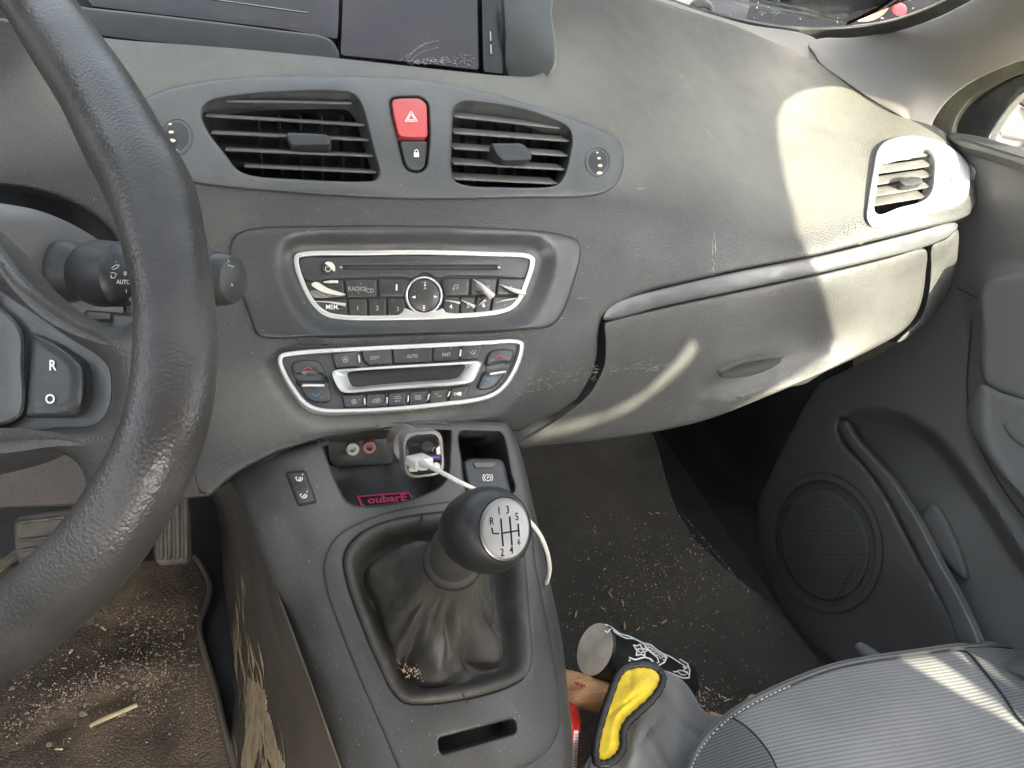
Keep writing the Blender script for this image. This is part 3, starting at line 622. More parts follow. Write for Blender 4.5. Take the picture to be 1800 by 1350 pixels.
for pts, t in bot:
    o = btn(pts, HV, CP, h=.006); b = MB(); c = np.mean(pts, 0)
    if t == 'fan': fanicon(b, *Z(479, 1080), 4.6, HV, .0065)
    if t == 'recirc': strokes(b, [[Z(603, 1082), Z(612, 1070), Z(630, 1062), Z(655, 1060), Z(660, 1076), Z(640, 1084), Z(603, 1082)], [Z(625, 1076), Z(648, 1070), Z(640, 1064)]], 1.1, HV, .0065)
    if t == 'max': strokes(b, [[Z(758, 1058), Z(762, 1044), Z(795, 1044), Z(800, 1058), Z(758, 1058)]], 1, HV, .0065); text(b, 'MAX', *Z(780, 1076), 4.5, HV, .0065)
    if t == 'rear': strokes(b, [[Z(900, 1040), Z(940, 1038), Z(938, 1062), Z(902, 1064), Z(900, 1038)], [Z(910, 1044), Z(910, 1060)], [Z(920, 1044), Z(920, 1060)], [Z(930, 1044), Z(930, 1060)]], 1, HV, .0065)
    if t == 'ac': text(b, 'AC', *Z(1044, 1028), 5, HV, .0065); text(b, 'OFF', *Z(1066, 1044), 5, HV, .0065)
    if t == 'on': text(b, 'ON', *Z(1185, 1028), 7, HV, .0065, bold=.02); b.plate(sm(z7((1188, 1022), (1206, 1012), (1218, 1018), (1210, 1040), (1196, 1036)), 3), HV, h=.0068, bev=.0001, depth=0, nb=1)
    build(b, 'print', M['white'] if t == 'on' else M['grey'], o)
for x0, y0, x1, y1 in ((510, 758, 518, 812), (1214, 720, 1208, 770), (551, 1052, 555, 1098), (707, 1048, 705, 1092), (853, 1036, 849, 1080), (995, 1026, 986, 1068), (1137, 1008, 1124, 1048)):
    b = MB(); d = 6; b.plate(rr(z7((x0-d, y0), (x0+d, y0), (x1+d, y1), (x1-d, y1)), 1.5), HV, h=.0085, bev=.001, depth=.004, nb=2, step=2); build(b, 'silver_bar', M['silver'], CP)
# rockers
for pts, lab, r_, b_, sb in (([(48, 830), (75, 802), (215, 795), (258, 822), (292, 905), (326, 1040), (318, 1072), (285, 1086), (205, 1082), (150, 1050), (92, 950), (55, 880)], 0, (162, 850), (217, 1033), (120, 967, 278, 967)),
                             ([(1400, 765), (1428, 730), (1562, 719), (1582, 745), (1555, 830), (1500, 920), (1440, 985), (1350, 1001), (1330, 985), (1345, 940), (1372, 880)], 1, (1478, 770), (1413, 938), (1413, 890, 1527, 874))):
    m_ = dent(sm(z7((60, 890), (255, 880), (290, 945), (95, 950)) if not lab else z7((1370, 830), (1540, 810), (1520, 870), (1350, 885)), 3), .003, 8)
    HR = HV.moved(m_); b = MB(); b.plate(inset(sm(z7(*pts), 4), .5), HR, h=.0068, bev=.002, depth=.006, res=5, step=3); o = build(b, 'temperature_rocker', M['btn'], CP)
    b = MB(); x, y = Z(*r_); strokes(b, [[(x-7, y+2), (x, y-2.2), (x+7, y+2)]], 1.7, HR, .0075); build(b, 'red_arrow', M['redp'], o)
    b = MB(); x, y = Z(*b_); strokes(b, [[(x-7, y-2), (x, y+2.2), (x+7, y-2)]], 1.7, HR, .0075); build(b, 'blue_arrow', M['bluep'], o)
    x0, y0, x1, y1 = sb; b = MB(); b.plate(rr(z7((x0, y0-9), (x1, y1-9), (x1, y1+9), (x0, y0+9)), 2), HV, h=.0098, bev=.0015, depth=.006, nb=2, step=2); build(b, 'silver_bar', M['silver'], o)
# display
do = sm(z7((326, 885), (345, 864), (500, 848), (900, 822), (1200, 806), (1335, 800), (1358, 812), (1345, 850), (1310, 925), (1282, 948), (1200, 966), (900, 988), (600, 1010), (430, 1022), (388, 1010), (352, 960)), 5)
di = sm(z7((440, 890), (462, 875), (800, 852), (1100, 833), (1225, 825), (1238, 835), (1222, 870), (1192, 908), (1160, 920), (900, 940), (640, 962), (500, 976), (468, 968), (450, 930)), 5)
DI = HV
b = MB()
A = HV.up(do, .0045); n_ = len(do); B_ = HV.up(inset(do, 1.2), .0105); b.strip(A, B_)
C_ = HV.up(inset(do, 4.5), .0108); b.strip(B_, C_)
# funnel to glass
dq = dens(do, 3); ci = dens(di, 3)
ro, ri = resamp(inset(do, 4.5), 120), resamp(di, 120)
j = int(np.argmin(np.linalg.norm(ri-ro[0], axis=1))); ri = np.roll(ri, -j, 0)
for k in range(6):
    t0, t1 = k/6, (k+1)/6; hh = lambda t: .0108-.0075*(t**1.7)
    b.strip(HV.up(ro+(ri-ro)*t0, hh(t0)), HV.up(ro+(ri-ro)*t1, hh(t1)))
build(b, 'display_frame', M['chrome'], CP, sharp=60)
b = MB(); b.plate(inset(di, -2), HV, h=.0042, bev=.0003, depth=.001); build(b, 'display_glass', mat('lcd_glass', (.016, .017, .018), .42, dust=.3, dcol=(.05, .05, .048), spec=.3), CP)
def proj(Pw):
    c = (np.atleast_2d(Pw)-EYE)@R
    return np.c_[900+F*c[:, 0]/-c[:, 2], 675-F*c[:, 1]/-c[:, 2]], -c[:, 2]
def plane_surf(o, a, b, s=.02):
    a = np.asarray(a)/np.linalg.norm(a); b = np.asarray(b)/np.linalg.norm(b)
    uv, d = proj(np.array([o, o+a*s, o+b*s])); return Surf([(p[0], p[1], 'd', q) for p, q in zip(uv, d)])
VIEW = lambda u, v: -ray([(u, v)])[0]/np.linalg.norm(ray([(u, v)])[0])
RIGHT = R@np.array([1, 0, 0]); UPC = R@np.array([0, 1, 0])
# ================================================================ INFOTAINMENT SCREEN
SS = Surf([(200, 40, 'y', 1.0), (860, 120, 'y', .93), (600, -60, 'y', 1.1), (900, -60, 'y', 1.1), (0, -60, 'y', 1.1)])
SCN = thing('display_unit', 'wide dark dashboard display in hooded recess with scratched right screen', 'display screen', SS.P(600, 90))
b = MB(); b.plate([(-60, -60), (1000, -60), (1000, 150), (880, 150), (500, 120), (-60, 60)], SS.moved(lambda uv: np.full(len(uv), .035)), h=0, bev=.001, depth=.002, res=40); build(b, 'recess_back', M['dark'], SCN)
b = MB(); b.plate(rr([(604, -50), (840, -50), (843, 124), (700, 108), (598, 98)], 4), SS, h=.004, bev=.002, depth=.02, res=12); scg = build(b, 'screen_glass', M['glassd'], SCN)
b = MB()
for k in range(110):
    a = rng.rand()*6.3; t = rng.rand()**.8; u = 840-120*t; v = 116-6*rng.rand()-22*(1-t)*rng.rand()-12*t*.3; L_ = 2+rng.rand()*7
    if v > 122 or u+L_ > 838: continue
    aa = rng.randn()*.9-.1; b.ribbon([(u, v), (u+L_*math.cos(aa)*.6, v-L_*.3*math.sin(aa)), (u+L_*math.cos(aa), v-L_*math.sin(aa)*.7)], [.2, .5+rng.rand()*.8, .2], SS, .0046)
for k in range(3):
    x0 = 690+rng.rand()*40; y0 = 112-rng.rand()*6; b.ribbon(sm([(x0, y0), (x0+15+8*rng.rand(), y0-14-10*rng.rand()), (x0+40+25*rng.rand(), y0-26-10*rng.rand())], 5, False), .55, SS, .0046)
o = build(b, 'scratches', mat('scratch', (.42, .40, .34), .6), scg); o['kind'] = 'stuff'
b = MB(); b.plate(rr([(846, -50), (880, -50), (886, 131), (850, 127)], 2), SS, h=.012, bev=.002, depth=.02); st = build(b, 'side_trim', M['gloss'], SCN)
b = MB(); b.plate(rr([(859, 52), (864, 52), (865.5, 97), (860.5, 97)], 1.5), SS, h=.0125, bev=.0003, depth=.001, nb=1); build(b, 'card_slot', M['dark'], st)
b = MB(); b.plate([(860.8, 55), (863, 55), (863.8, 72), (861.5, 72)], SS, h=.013, bev=.0001, depth=0, nb=1); b.plate([(861.6, 78), (864, 78), (864.6, 95), (862.2, 95)], SS, h=.013, bev=.0001, depth=0, nb=1); build(b, 'memory_card', M['silver'], st)
SW_ = Surf([(893, -50, 'y', 1.02), (893, 130, 'y', .91), (955, 20, 'y', .93), (965, 100, 'y', .86), (950, -50, 'y', 1.0)])
b = MB(); b.plate(sm([(892, -50), (940, -55), (975, -50), (968, 20), (975, 80), (972, 120), (950, 140), (910, 140), (893, 134), (889, 60)], 4), SW_, h=0, bev=.001, depth=.004, res=8); build(b, 'recess_wall', M['recess'], SCN)
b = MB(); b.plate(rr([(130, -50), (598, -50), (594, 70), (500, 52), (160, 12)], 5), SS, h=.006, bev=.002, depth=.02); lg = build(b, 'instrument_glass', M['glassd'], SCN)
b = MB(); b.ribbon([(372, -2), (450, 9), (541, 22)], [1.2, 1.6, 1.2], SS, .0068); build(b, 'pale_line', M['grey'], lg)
b = MB(); b.plate(sm([(120, 12), (160, 14), (500, 54), (575, 66), (590, 80), (596, 104), (420, 90), (160, 62), (100, 50)], 3), SS, h=.013, bev=.003, depth=.02); build(b, 'lower_ledge', mat('ledge', (.022, .020, .019), .35, dust=.3, dcol=(.05, .048, .045)), SCN)
# ================================================================ WINDSCREEN, PILLAR
glass = bpy.data.materials.new('window_glass'); glass.use_nodes = True; gn = glass.node_tree
for n in list(gn.nodes): gn.nodes.remove(n)
go = gn.nodes.new('ShaderNodeOutputMaterial'); gt = gn.nodes.new('ShaderNodeBsdfTransparent'); gg = gn.nodes.new('ShaderNodeBsdfGlossy'); gm = gn.nodes.new('ShaderNodeMixShader')
gf = gn.nodes.new('ShaderNodeFresnel'); gf.inputs[0].default_value = 1.3; gg.inputs['Roughness'].default_value = .02; gt.inputs[0].default_value = (.93, .96, .95, 1)
gn.links.new(gf.outputs[0], gm.inputs[0]); gn.links.new(gt.outputs[0], gm.inputs[1]); gn.links.new(gg.outputs[0], gm.inputs[2]); gn.links.new(gm.outputs[0], go.inputs[0])
def sheet(pts, name, m, label, cat, kind=None, thick=.004):
    b = MB(); p = np.array(pts, float); n = np.cross(p[1]-p[0], p[2]-p[0]); n /= np.linalg.norm(n)
    q = p+n*thick; b.strip(p, q); b.fan(p); b.fan(q); return solo(b, name, m, label, cat, kind=kind)
WSU = Surf([(1150, -20, 'y', 1.14), (1440, 60, 'y', 1.16), (1700, 0, 'x', 1.06), (1440, -60, 'y', 1.13), (1180, -60, 'y', 1.13)])
ws = thing('windscreen', 'windscreen pane with black rubber edge above the far dashboard corner', 'windscreen', WSU.P(1440, 50))
b = MB(); p = np.array([(-.75, 1.18, 1.02), (-.1, 1.32, 1.0), (.5, 1.32, 1.0), (.95, 1.22, 1.0), (1.09, 1.10, 1.02), (.95, .32, 1.5), (.2, .36, 1.53), (-.6, .32, 1.5)])
b.fan(p); b.fan(p+[0, .003, .004]); b.strip(p, p+[0, .003, .004]); build(b, 'pane', glass, ws)
b = MB(); b.plate(np.r_[sm([(1130, -22), (1200, 8), (1270, 27), (1340, 42), (1400, 50), (1460, 51), (1520, 46), (1580, 32), (1640, 10), (1700, -20)], 5, False), sm([(1745, -20), (1700, 4), (1640, 34), (1580, 54), (1520, 66), (1460, 71), (1400, 69), (1340, 58), (1270, 40), (1200, 20), (1125, -14)], 5, False)],
    WSU, h=.002, bev=.002, depth=.006, res=8); build(b, 'rubber_edge', M['rubber'], ws)
b = MB(); b.tube(WSU.up(sm([(1500, 46), (1560, 38), (1600, 26), (1640, 10), (1690, -16)], 5, False), .004), .0016, 6); build(b, 'pale_seal', M['film'], ws)
SP = Surf([(1280, 44, 'y', 1.10), (1440, 100, 'y', 1.085), (1440, 70, 'y', 1.13), (1600, 190, 'x', 1.09), (1640, 225, 'x', 1.12), (1560, 62, 'x', 1.12), (1720, 0, 'x', 1.10), (1620, 120, 'x', 1.11), (1720, 130, 'x', 1.12), (1820, 90, 'x', 1.11), (1820, -30, 'x', 1.07), (1760, 60, 'x', 1.09)])
b = MB(); b.plate(sm([(1500, 66), (1560, 56), (1640, 34), (1710, 0), (1760, -30), (1840, -40), (1840, 92), (1790, 108), (1740, 128), (1695, 152), (1662, 180), (1642, 210), (1630, 236), (1600, 215), (1540, 180), (1480, 140), (1440, 110), (1432, 95), (1420, 78), (1440, 68)], 4), SP, h=.002, bev=.002, depth=.003, res=12)
solo(b, 'pillar_trim', M['pillar'], 'smooth beige grey pillar cover rising from the far dashboard corner', 'pillar trim')
SPC = Surf([(1250, 30, 'y', 1.12), (1440, 112, 'y', 1.09), (1430, 60, 'y', 1.14), (1300, 30, 'y', 1.13)])
b = MB(); b.plate(sm([(1160, -2), (1240, 22), (1320, 44), (1400, 56), (1436, 70), (1450, 95), (1462, 130), (1440, 120), (1400, 98), (1340, 74), (1270, 46), (1200, 24), (1150, 4)], 4), SPC, h=.0, bev=.002, depth=.01, res=10)
solo(b, 'pale_dash_corner', M['pillar'], 'narrow pale trim between dashboard top edge and windscreen rubber', 'trim')
# ================================================================ PASSENGER DOOR
SD = Surf([(1640, 230, 'x', 1.13), (1690, 270, 'x', 1.12), (1800, 280, 'x', 1.12), (1830, 200, 'x', 1.14), (1700, 400, 'x', 1.12), (1830, 500, 'x', 1.12), (1680, 600, 'x', 1.11), (1500, 650, 'x', 1.10), (1400, 760, 'x', 1.08), (1340, 870, 'x', 1.05),
    (1440, 950, 'x', 1.0), (1330, 1000, 'x', 1.01), (1460, 1170, 'x', .97), (1600, 1100, 'x', .96), (1700, 1130, 'x', .93), (1650, 900, 'x', .98), (1760, 900, 'x', 1.0), (1830, 1150, 'x', .93), (1560, 760, 'x', 1.06), (1800, 750, 'x', 1.06)])
PD = thing('passenger_door', 'dark grey passenger door lining with round speaker and armrest', 'car door', SD.P(1560, 1150))
pock = sm([(1480, 748), (1484, 735), (1510, 727), (1560, 730), (1610, 750), (1650, 780), (1690, 830), (1740, 900), (1790, 980), (1840, 1050), (1840, 1150), (1740, 1150), (1700, 1110), (1650, 1030), (1600, 940), (1560, 865), (1520, 810), (1488, 778)], 5)
SDP = SD.moved(dent(pock, .050, 28))
arm = sm([(1716, 700), (1722, 600), (1712, 540), (1718, 500), (1740, 482), (1790, 474), (1850, 474), (1850, 960), (1800, 900), (1760, 850), (1725, 780)], 5)
spk = circ(1452, 955, 92, 118, 48, -.25)
SDD = SDP.moved(dent(spk, .012, 10), dent(arm, -.018, 44))
b = MB(); b.plate([(1662, 236), (1700, 243), (1760, 262), (1850, 290), (1850, 1200), (1760, 1180), (1600, 1160), (1460, 1178), (1400, 1110), (1340, 1030), (1328, 960), (1332, 880), (1370, 800), (1410, 720), (1440, 672), (1540, 625), (1620, 570), (1660, 500), (1668, 400), (1700, 380), (1716, 300)], SDD, h=0, bev=.003, depth=.02, res=5.5, step=8)
build(b, 'lining', M['doorp'], PD)
b = MB(); b.ribbon(spk, 10, SDP.moved(lambda uv: np.full(len(uv), -.001)), .003, True); build(b, 'speaker_ring', M['doorp'], PD)
b = MB(); b.plate(circ(1450, 958, 76, 98, 40, -.25), SDD, h=.004, bev=.003, depth=.003, res=8, bulge=.003); sg_ = build(b, 'speaker_grille', M['doorp'], PD)
b = MB()
for k in range(26): b.ribbon([(1503-k*1.3+rng.randn(), 990+k*2.5), (1504-k*1.3+rng.randn(), 992+k*2.5)], .8+rng.rand(), SDD, .0085)
for x in range(-9, 10):
    for y in range(-11, 12):
        q = (1450+x*8+(y % 2)*4, 958+y*8.4)
        if sdist([q], circ(1450, 958, 68, 90, 30, -.25))[0] < 0: disc(b, *q, 1.1, 1.1, SDD, .0074)
o = build(b, 'grille_dots', mat('grille_dots', (.035, .034, .032), .8), sg_); o['kind'] = 'stuff'  # grille holes painted as dark dots for their shade, with short flecks
b = MB(); b.plate(sm([(1474, 745), (1482, 768), (1502, 796), (1540, 842), (1578, 905), (1618, 985), (1658, 1062), (1690, 1140), (1722, 1140), (1694, 1062), (1652, 985), (1610, 905), (1568, 840), (1528, 796), (1500, 762), (1488, 740)], 5), SD, h=.0015, bev=.006, depth=.008, res=6, step=5, nb=5); build(b, 'pocket_lip', M['doorp'], PD)
b = MB(); b.plate(sm([(1700, 720), (1712, 690), (1726, 676), (1760, 690), (1850, 730), (1850, 935), (1800, 880), (1755, 830), (1722, 785), (1705, 755)], 4), SDD, h=.012, bev=.008, depth=.03, res=8); build(b, 'door_pull', M['doorl'], PD)
b = MB(); b.plate(sm([(1764, 745), (1790, 732), (1850, 728), (1850, 800), (1810, 790), (1780, 772)], 4), SDD, h=.016, bev=.004, depth=.01); build(b, 'pull_grip', M['doorl'], PD)
b = MB(); b.plate(sm([(1722, 640), (1724, 560), (1722, 520), (1732, 498), (1756, 486), (1850, 482), (1850, 720), (1790, 700), (1735, 676)], 4), SDD, h=.008, bev=.007, depth=.02, res=8); build(b, 'padded_insert', M['doorl'], PD)
b = MB(); b.plate(sm([(1610, 930), (1636, 884), (1650, 890), (1690, 970), (1700, 1020), (1660, 990)], 4), SDD, h=.012, bev=.008, depth=.03, res=6); build(b, 'pocket_divider', M['doorp'], PD)
b = MB(); b.ribbon([(1681, 505), (1710, 520), (1720, 524)], 1.6, SDD, .001); b.ribbon(sm([(1708, 560), (1700, 690), (1712, 760), (1745, 830), (1800, 910), (1850, 960)], 5, False), 2, SDD, .0035); build(b, 'panel_seams', M['dark'], PD)
SDT = Surf([(1640, 225, 'x', 1.135), (1700, 245, 'x', 1.13), (1840, 290, 'x', 1.125), (1700, 230, 'x', 1.15), (1840, 262, 'x', 1.16)])
b = MB(); b.plate(sm([(1664, 240), (1672, 234), (1700, 236), (1740, 244), (1780, 256), (1850, 276), (1850, 306), (1780, 284), (1720, 266), (1690, 258)], 4), SDT, h=.002, bev=.002, depth=.01); build(b, 'door_top', M['dash'], PD)
SF = Surf([(1640, 215, 'x', 1.135), (1700, 150, 'x', 1.15), (1830, 85, 'x', 1.13), (1700, 240, 'x', 1.15), (1820, 150, 'x', 1.155)])
b = MB(); b.plate(sm([(1626, 238), (1636, 205), (1655, 178), (1690, 150), (1740, 124), (1790, 105), (1850, 86), (1850, 112), (1790, 132), (1745, 152), (1705, 178), (1682, 210), (1670, 246)], 4), SF, h=.010, bev=.005, depth=.015, res=8); build(b, 'door_seal', mat('seal', (.05, .05, .04), .7, grain=1, gscale=300, dust=.6, dcol=(.2, .19, .12)), PD)
b = MB(); b.plate(sm([(1664, 246), (1676, 210), (1700, 180), (1745, 150), (1790, 130), (1850, 108), (1850, 150), (1812, 156), (1785, 176), (1762, 205), (1742, 240), (1738, 252)], 4), SF, h=-.006, bev=.005, depth=.02, res=8); build(b, 'window_frame', mat('frame_paint', (.013, .02, .024), .25, dust=.15), PD)
b = MB(); b.plate([(1735, 250), (1760, 200), (1790, 165), (1850, 145), (1850, 285)], SF.moved(lambda uv: np.full(len(uv), .02)), h=0, bev=.0005, depth=.003, nb=1); build(b, 'quarter_glass', glass, PD)
# ================================================================ FLOOR
floor_m = M['carpetd']
b = MB(); SFL = Surf([(-80, 1450, 'z', .285), (450, 1450, 'z', .285), (100, 1100, 'z', .285), (350, 1050, 'z', .285), (0, 950, 'z', .29), (400, 950, 'z', .29), (200, 860, 'y', .88), (-80, 860, 'y', .88)],
    [bump(250, 1170, 50, 22, -.012), bump(100, 1210, 130, 30, -.007, -.3), bump(170, 1100, 60, 20, .006), bump(290, 1240, 16, 70, .008), bump(60, 1300, 120, 12, .005, -.5)])
b.plate([(-90, 1000), (120, 990), (240, 985), (345, 978), (352, 990), (366, 1040), (350, 1100), (372, 1190), (395, 1270), (420, 1420), (-90, 1420)], SFL, h=0, bev=.004, depth=.008, res=9)
mt_ = solo(b, 'driver_floor_mat', M['carpetd'], 'dirty carpet mat, brown warmed for sunlight, with sand and grit below the steering wheel', 'floor mat')
edge = sm([(342, 978), (352, 992), (368, 1030), (362, 1065), (350, 1100), (360, 1150), (378, 1210), (392, 1270), (412, 1350), (425, 1400)], 6, False)
b = MB(); b.tube(SFL.up(edge, .004), .0042, 8); e_ = build(b, 'bound_edge', M['side'], mt_); b = None
b = MB(); b.add(np.array([(-1.0, -1.6, .255), (.90, -1.6, .255), (.90, 1.12, .255), (-1.0, 1.12, .255)]), [(0, 1, 2, 3)]); b.add(np.array([(-1.0, 1.12, .255), (1.25, 1.12, .255), (1.25, 1.2, .95), (-1.0, 1.2, .95)]), [(0, 1, 2, 3)])
solo(b, 'floor', M['darkc'], None, None, kind='structure')
SPF = Surf([(930, 790, 'y', .82), (1150, 770, 'y', .84), (950, 900, 'z', .345), (1200, 930, 'z', .345), (1000, 1050, 'z', .31), (1330, 1045, 'z', .31), (1450, 1180, 'z', .295), (1000, 1350, 'z', .285), (1300, 1350, 'z', .285), (900, 1200, 'z', .285)])
b = MB(); b.plate([(880, 740), (1144, 752), (1160, 800), (1172, 850), (1190, 900), (1222, 950), (1275, 1000), (1335, 1045), (1400, 1110), (1455, 1180), (1500, 1260), (1480, 1420), (900, 1420)], SPF, h=.004, bev=.004, depth=.01, res=14)
solo(b, 'passenger_floor_mat', M['carpet'], 'black carpet mat sprinkled with crumbs in the passenger footwell', 'floor mat')
SK = Surf([(1120, 740, 'y', .96), (1250, 720, 'y', 1.0), (1480, 620, 'x', 1.10), (1366, 750, 'x', 1.09), (1340, 870, 'x', 1.08), (1200, 960, 'z', .30), (1330, 1080, 'z', .28), (1450, 1200, 'z', .28), (1250, 850, 'x', 1.02), (1400, 1050, 'x', 1.07)])
b = MB(); b.plate([(1090, 700), (1250, 640), (1500, 560), (1500, 700), (1420, 860), (1380, 950), (1380, 1000), (1480, 1180), (1480, 1260), (1330, 1100), (1150, 960), (1120, 850)], SK, h=-.01, bev=.002, depth=.01, res=14)
solo(b, 'kick_panel', M['darkc'], 'dark lining at the side of the passenger footwell below the glovebox', 'kick panel')
b = MB(); STB = Surf([(-90, 1050, 'z', .27), (450, 1050, 'z', .27), (200, 960, 'z', .275), (-90, 850, 'y', .92), (450, 850, 'y', .92)])
b.plate([(-95, 820), (430, 820), (440, 1010), (430, 1430), (330, 1430), (300, 1060), (-95, 1060)], STB, h=0, bev=.001, depth=.002, res=20)
solo(b, 'toe_board', M['dark'], 'black sloping footwell lining behind the pedals', 'footwell lining')
# ================================================================ CENTRE CONSOLE
A0, B0 = .55, .36
CS = Surf([(500, 800, 'q', .545, B0), (640, 900, 'q', A0, B0), (880, 760, 'q', .545, B0), (1003, 1250, 'q', .52, B0), (985, 1120, 'q', .52, B0), (960, 1000, 'q', .52, B0), (925, 860, 'q', .525, B0), (935, 1100, 'q', .545, B0), (700, 1300, 'q', A0, B0), (930, 1280, 'q', .547, B0), (590, 1000, 'q', A0, B0),
    (480, 900, 'q', .54, B0), (405, 838, 'q', .51, B0), (500, 1090, 'q', .51, B0), (560, 1090, 'q', .54, B0), (592, 1350, 'q', .51, B0), (650, 1300, 'q', .54, B0), (760, 1410, 'q', .545, B0), (1000, 1400, 'q', .525, B0)])
CC = thing('centre_console', 'dusty black plastic centre console with oval frame around the gear lever', 'console', CS.P(780, 1250))
frame_o = sm([(590, 945), (640, 915), (700, 896), (770, 884), (850, 879), (905, 888), (930, 912), (942, 990), (960, 1080), (978, 1180), (987, 1240), (984, 1280), (965, 1318), (930, 1345), (880, 1368), (800, 1400), (730, 1410), (704, 1360), (670, 1280), (630, 1190), (595, 1100), (573, 1035), (569, 990)], 5)
boot_o = sm([(604, 985), (612, 962), (640, 935), (690, 915), (760, 903), (850, 898), (897, 903), (912, 925), (920, 990), (926, 1070), (929, 1165), (922, 1188), (895, 1206), (830, 1226), (750, 1237), (710, 1234), (690, 1215), (665, 1165), (635, 1095), (612, 1030)], 5)
slot_o = rr([(768, 1298), (905, 1262), (908, 1289), (774, 1328)], 9)
pocket_o = sm([(562, 762), (620, 752), (700, 748), (765, 746), (788, 750), (790, 800), (786, 838), (772, 856), (740, 871), (690, 885), (640, 890), (613, 883), (596, 858), (580, 820), (570, 790)], 5)
niche_o = sm([(806, 766), (812, 757), (830, 754), (865, 755), (881, 762), (889, 785), (897, 830), (904, 862), (890, 872), (840, 872), (822, 864), (814, 820)], 5)
shell = sm([(562, 770), (520, 783), (480, 795), (440, 815), (408, 838), (425, 890), (450, 960), (500, 1090), (560, 1260), (592, 1350), (625, 1430)], 4, False)
shr = sm([(990, 1430), (1003, 1370), (1006, 1300), (1001, 1240), (987, 1120), (962, 1000), (938, 890), (920, 810), (904, 765), (890, 742)], 4, False)
b = MB(); b.plate(np.r_[shell, shr, [(720, 738), (562, 745)]], CS, h=0, bev=.008, depth=.05, holes=[inset(frame_o, 7), pocket_o, niche_o], hdepth=.05, res=10, step=6, nb=4, hbev=.003)
build(b, 'shell', M['con'], CC)
b = MB(); b.plate(frame_o, CS, h=.003, bev=.0025, depth=.01, holes=[boot_o, slot_o], hdepth=.02, res=10, step=5); build(b, 'lever_frame', M['con'], CC)
b = MB(); b.plate(inset(slot_o, -2), CS.moved(lambda uv: np.full(len(uv), .02)), h=0, bev=.001, depth=.001); build(b, 'coin_slot', M['dark'], CC)
SSd = Surf([(400, 830, 'q', .51, B0), (592, 1350, 'q', .51, B0), (500, 1090, 'q', .51, B0), (355, 890, 'x', .03), (372, 1000, 'x', .03), (395, 1200, 'x', .03), (425, 1400, 'x', .03), (640, 1430, 'q', .50, B0)])
b = MB(); b.plate(np.r_[sm([(402, 848), (427, 890), (453, 960), (505, 1090), (566, 1260), (598, 1350), (634, 1440)], 4, False), sm([(430, 1440), (415, 1350), (400, 1260), (385, 1160), (374, 1040), (362, 960), (354, 890), (362, 874), (385, 858)], 4, False)], SSd, h=.001, bev=.0012, depth=.0012, res=12)
build(b, 'side_panel', M['side'], CC)
b = MB()
for k in range(70):
    t = rng.rand(); v0 = 1100+t*230; u0 = 425+(v0-1100)*.17+rng.randn()*14; L_ = 30+rng.rand()*80
    b.ribbon(sm([(u0, v0), (u0+L_*.10, v0+L_*.5), (u0+L_*.12+rng.randn()*3, v0+L_)], 4, False), [*np.linspace(.3, 4.5*rng.rand()**2+.6, 5), *np.linspace(1.5, .2, 4)], SSd, .0024)
for k in range(14):
    v0 = 1000+rng.rand()*100; u0 = 415+rng.randn()*6; b.ribbon([(u0, v0), (u0+4, v0+20), (u0+6, v0+44)], [.2, 1.3, .2], SSd, .0024)
for q, hh in ((sm([(437, 1192), (450, 1200), (464, 1213), (468, 1246), (462, 1274), (455, 1296), (451, 1325), (444, 1352), (428, 1358), (424, 1345), (430, 1298), (433, 1235)], 4), .0018), (sm([(470, 1250), (482, 1300), (500, 1350), (490, 1362), (470, 1330), (462, 1290)], 4), .0016)):
    jq = dens(q, 3); jq = jq+np.c_[rng.randn(len(jq))*1.0, rng.randn(len(jq))*1.5]; b.plate(jq, SSd, h=hh, bev=.0002, depth=.0004, nb=1, res=6, step=3)
o = build(b, 'scuffs', mat('tan_scuff', (.60, .45, .27), .8, dust=.6, dcol=(.10, .08, .06), dscale=45, dthr=.5), CC); o['kind'] = 'stuff'
PK = Surf([(562, 760, 'y', .535), (803, 760, 'y', .535), (590, 835, 'y', .520), (795, 835, 'y', .520), (610, 895, 'q', .50, B0), (700, 850, 'q', .50, B0), (770, 880, 'q', .50, B0), (680, 900, 'q', .50, B0)])
b = MB(); b.plate(inset(pocket_o, -8), PK, h=0, bev=.001, depth=.002, res=10); pk_ = build(b, 'storage_pocket', M['smoothd'], CC)
b = MB(); b.plate(rr([(575, 772), (690, 760), (692, 815), (590, 822), (578, 812)], 6), PK, h=.004, bev=.0015, depth=.004); ax_ = build(b, 'socket_plate', M['smooth'], CC)
for x, m_, col in ((619, 'film', 0), (648, None, 1)):
    c = PK.P(x, 784 if col else 787, .004); n = VIEW(x, 790)*.8+np.array([0, -.5, .1]); b = MB()
    b.lathe(c, n, [(0, .0062), (.007, .0062), (.0075, .0055), (.0075, .0032), (.002, .003)], 20); build(b, 'audio_jack', M['film'] if not col else mat('jack_red', (.38, .16, .15), .4), ax_)
NI = Surf([(806, 750, 'y', .545), (895, 750, 'y', .545), (815, 830, 'y', .52), (900, 830, 'y', .52), (850, 875, 'q', .52, B0)])
b = MB(); b.plate(inset(niche_o, -6), NI, h=0, bev=.001, depth=.002, res=8); build(b, 'brake_niche', M['smoothd'], CC)
PB = thing('parking_brake_switch', 'black pull switch with white parking brake symbol beside the charger', 'switch', CS.P(857, 860))
PS = CS
b = MB(); b.plate(sm([(816, 812), (822, 807), (850, 806), (880, 808), (886, 815), (892, 840), (896, 872), (830, 872), (822, 850)], 4), PS, h=.004, bev=.004, depth=.03); sw = build(b, 'switch_body', M['smoothd'], PB)
b = MB(); b.plate(rr([(831, 813), (872, 812), (870, 822), (836, 823)], 2), PS, h=.0055, bev=.001, depth=.003); build(b, 'finger_lip', M['smooth'], PB)
b = MB(); b.ribbon(circ(857.5, 839.5, 5.6, 5.6, 20), 1.1, PS, .0046, True)
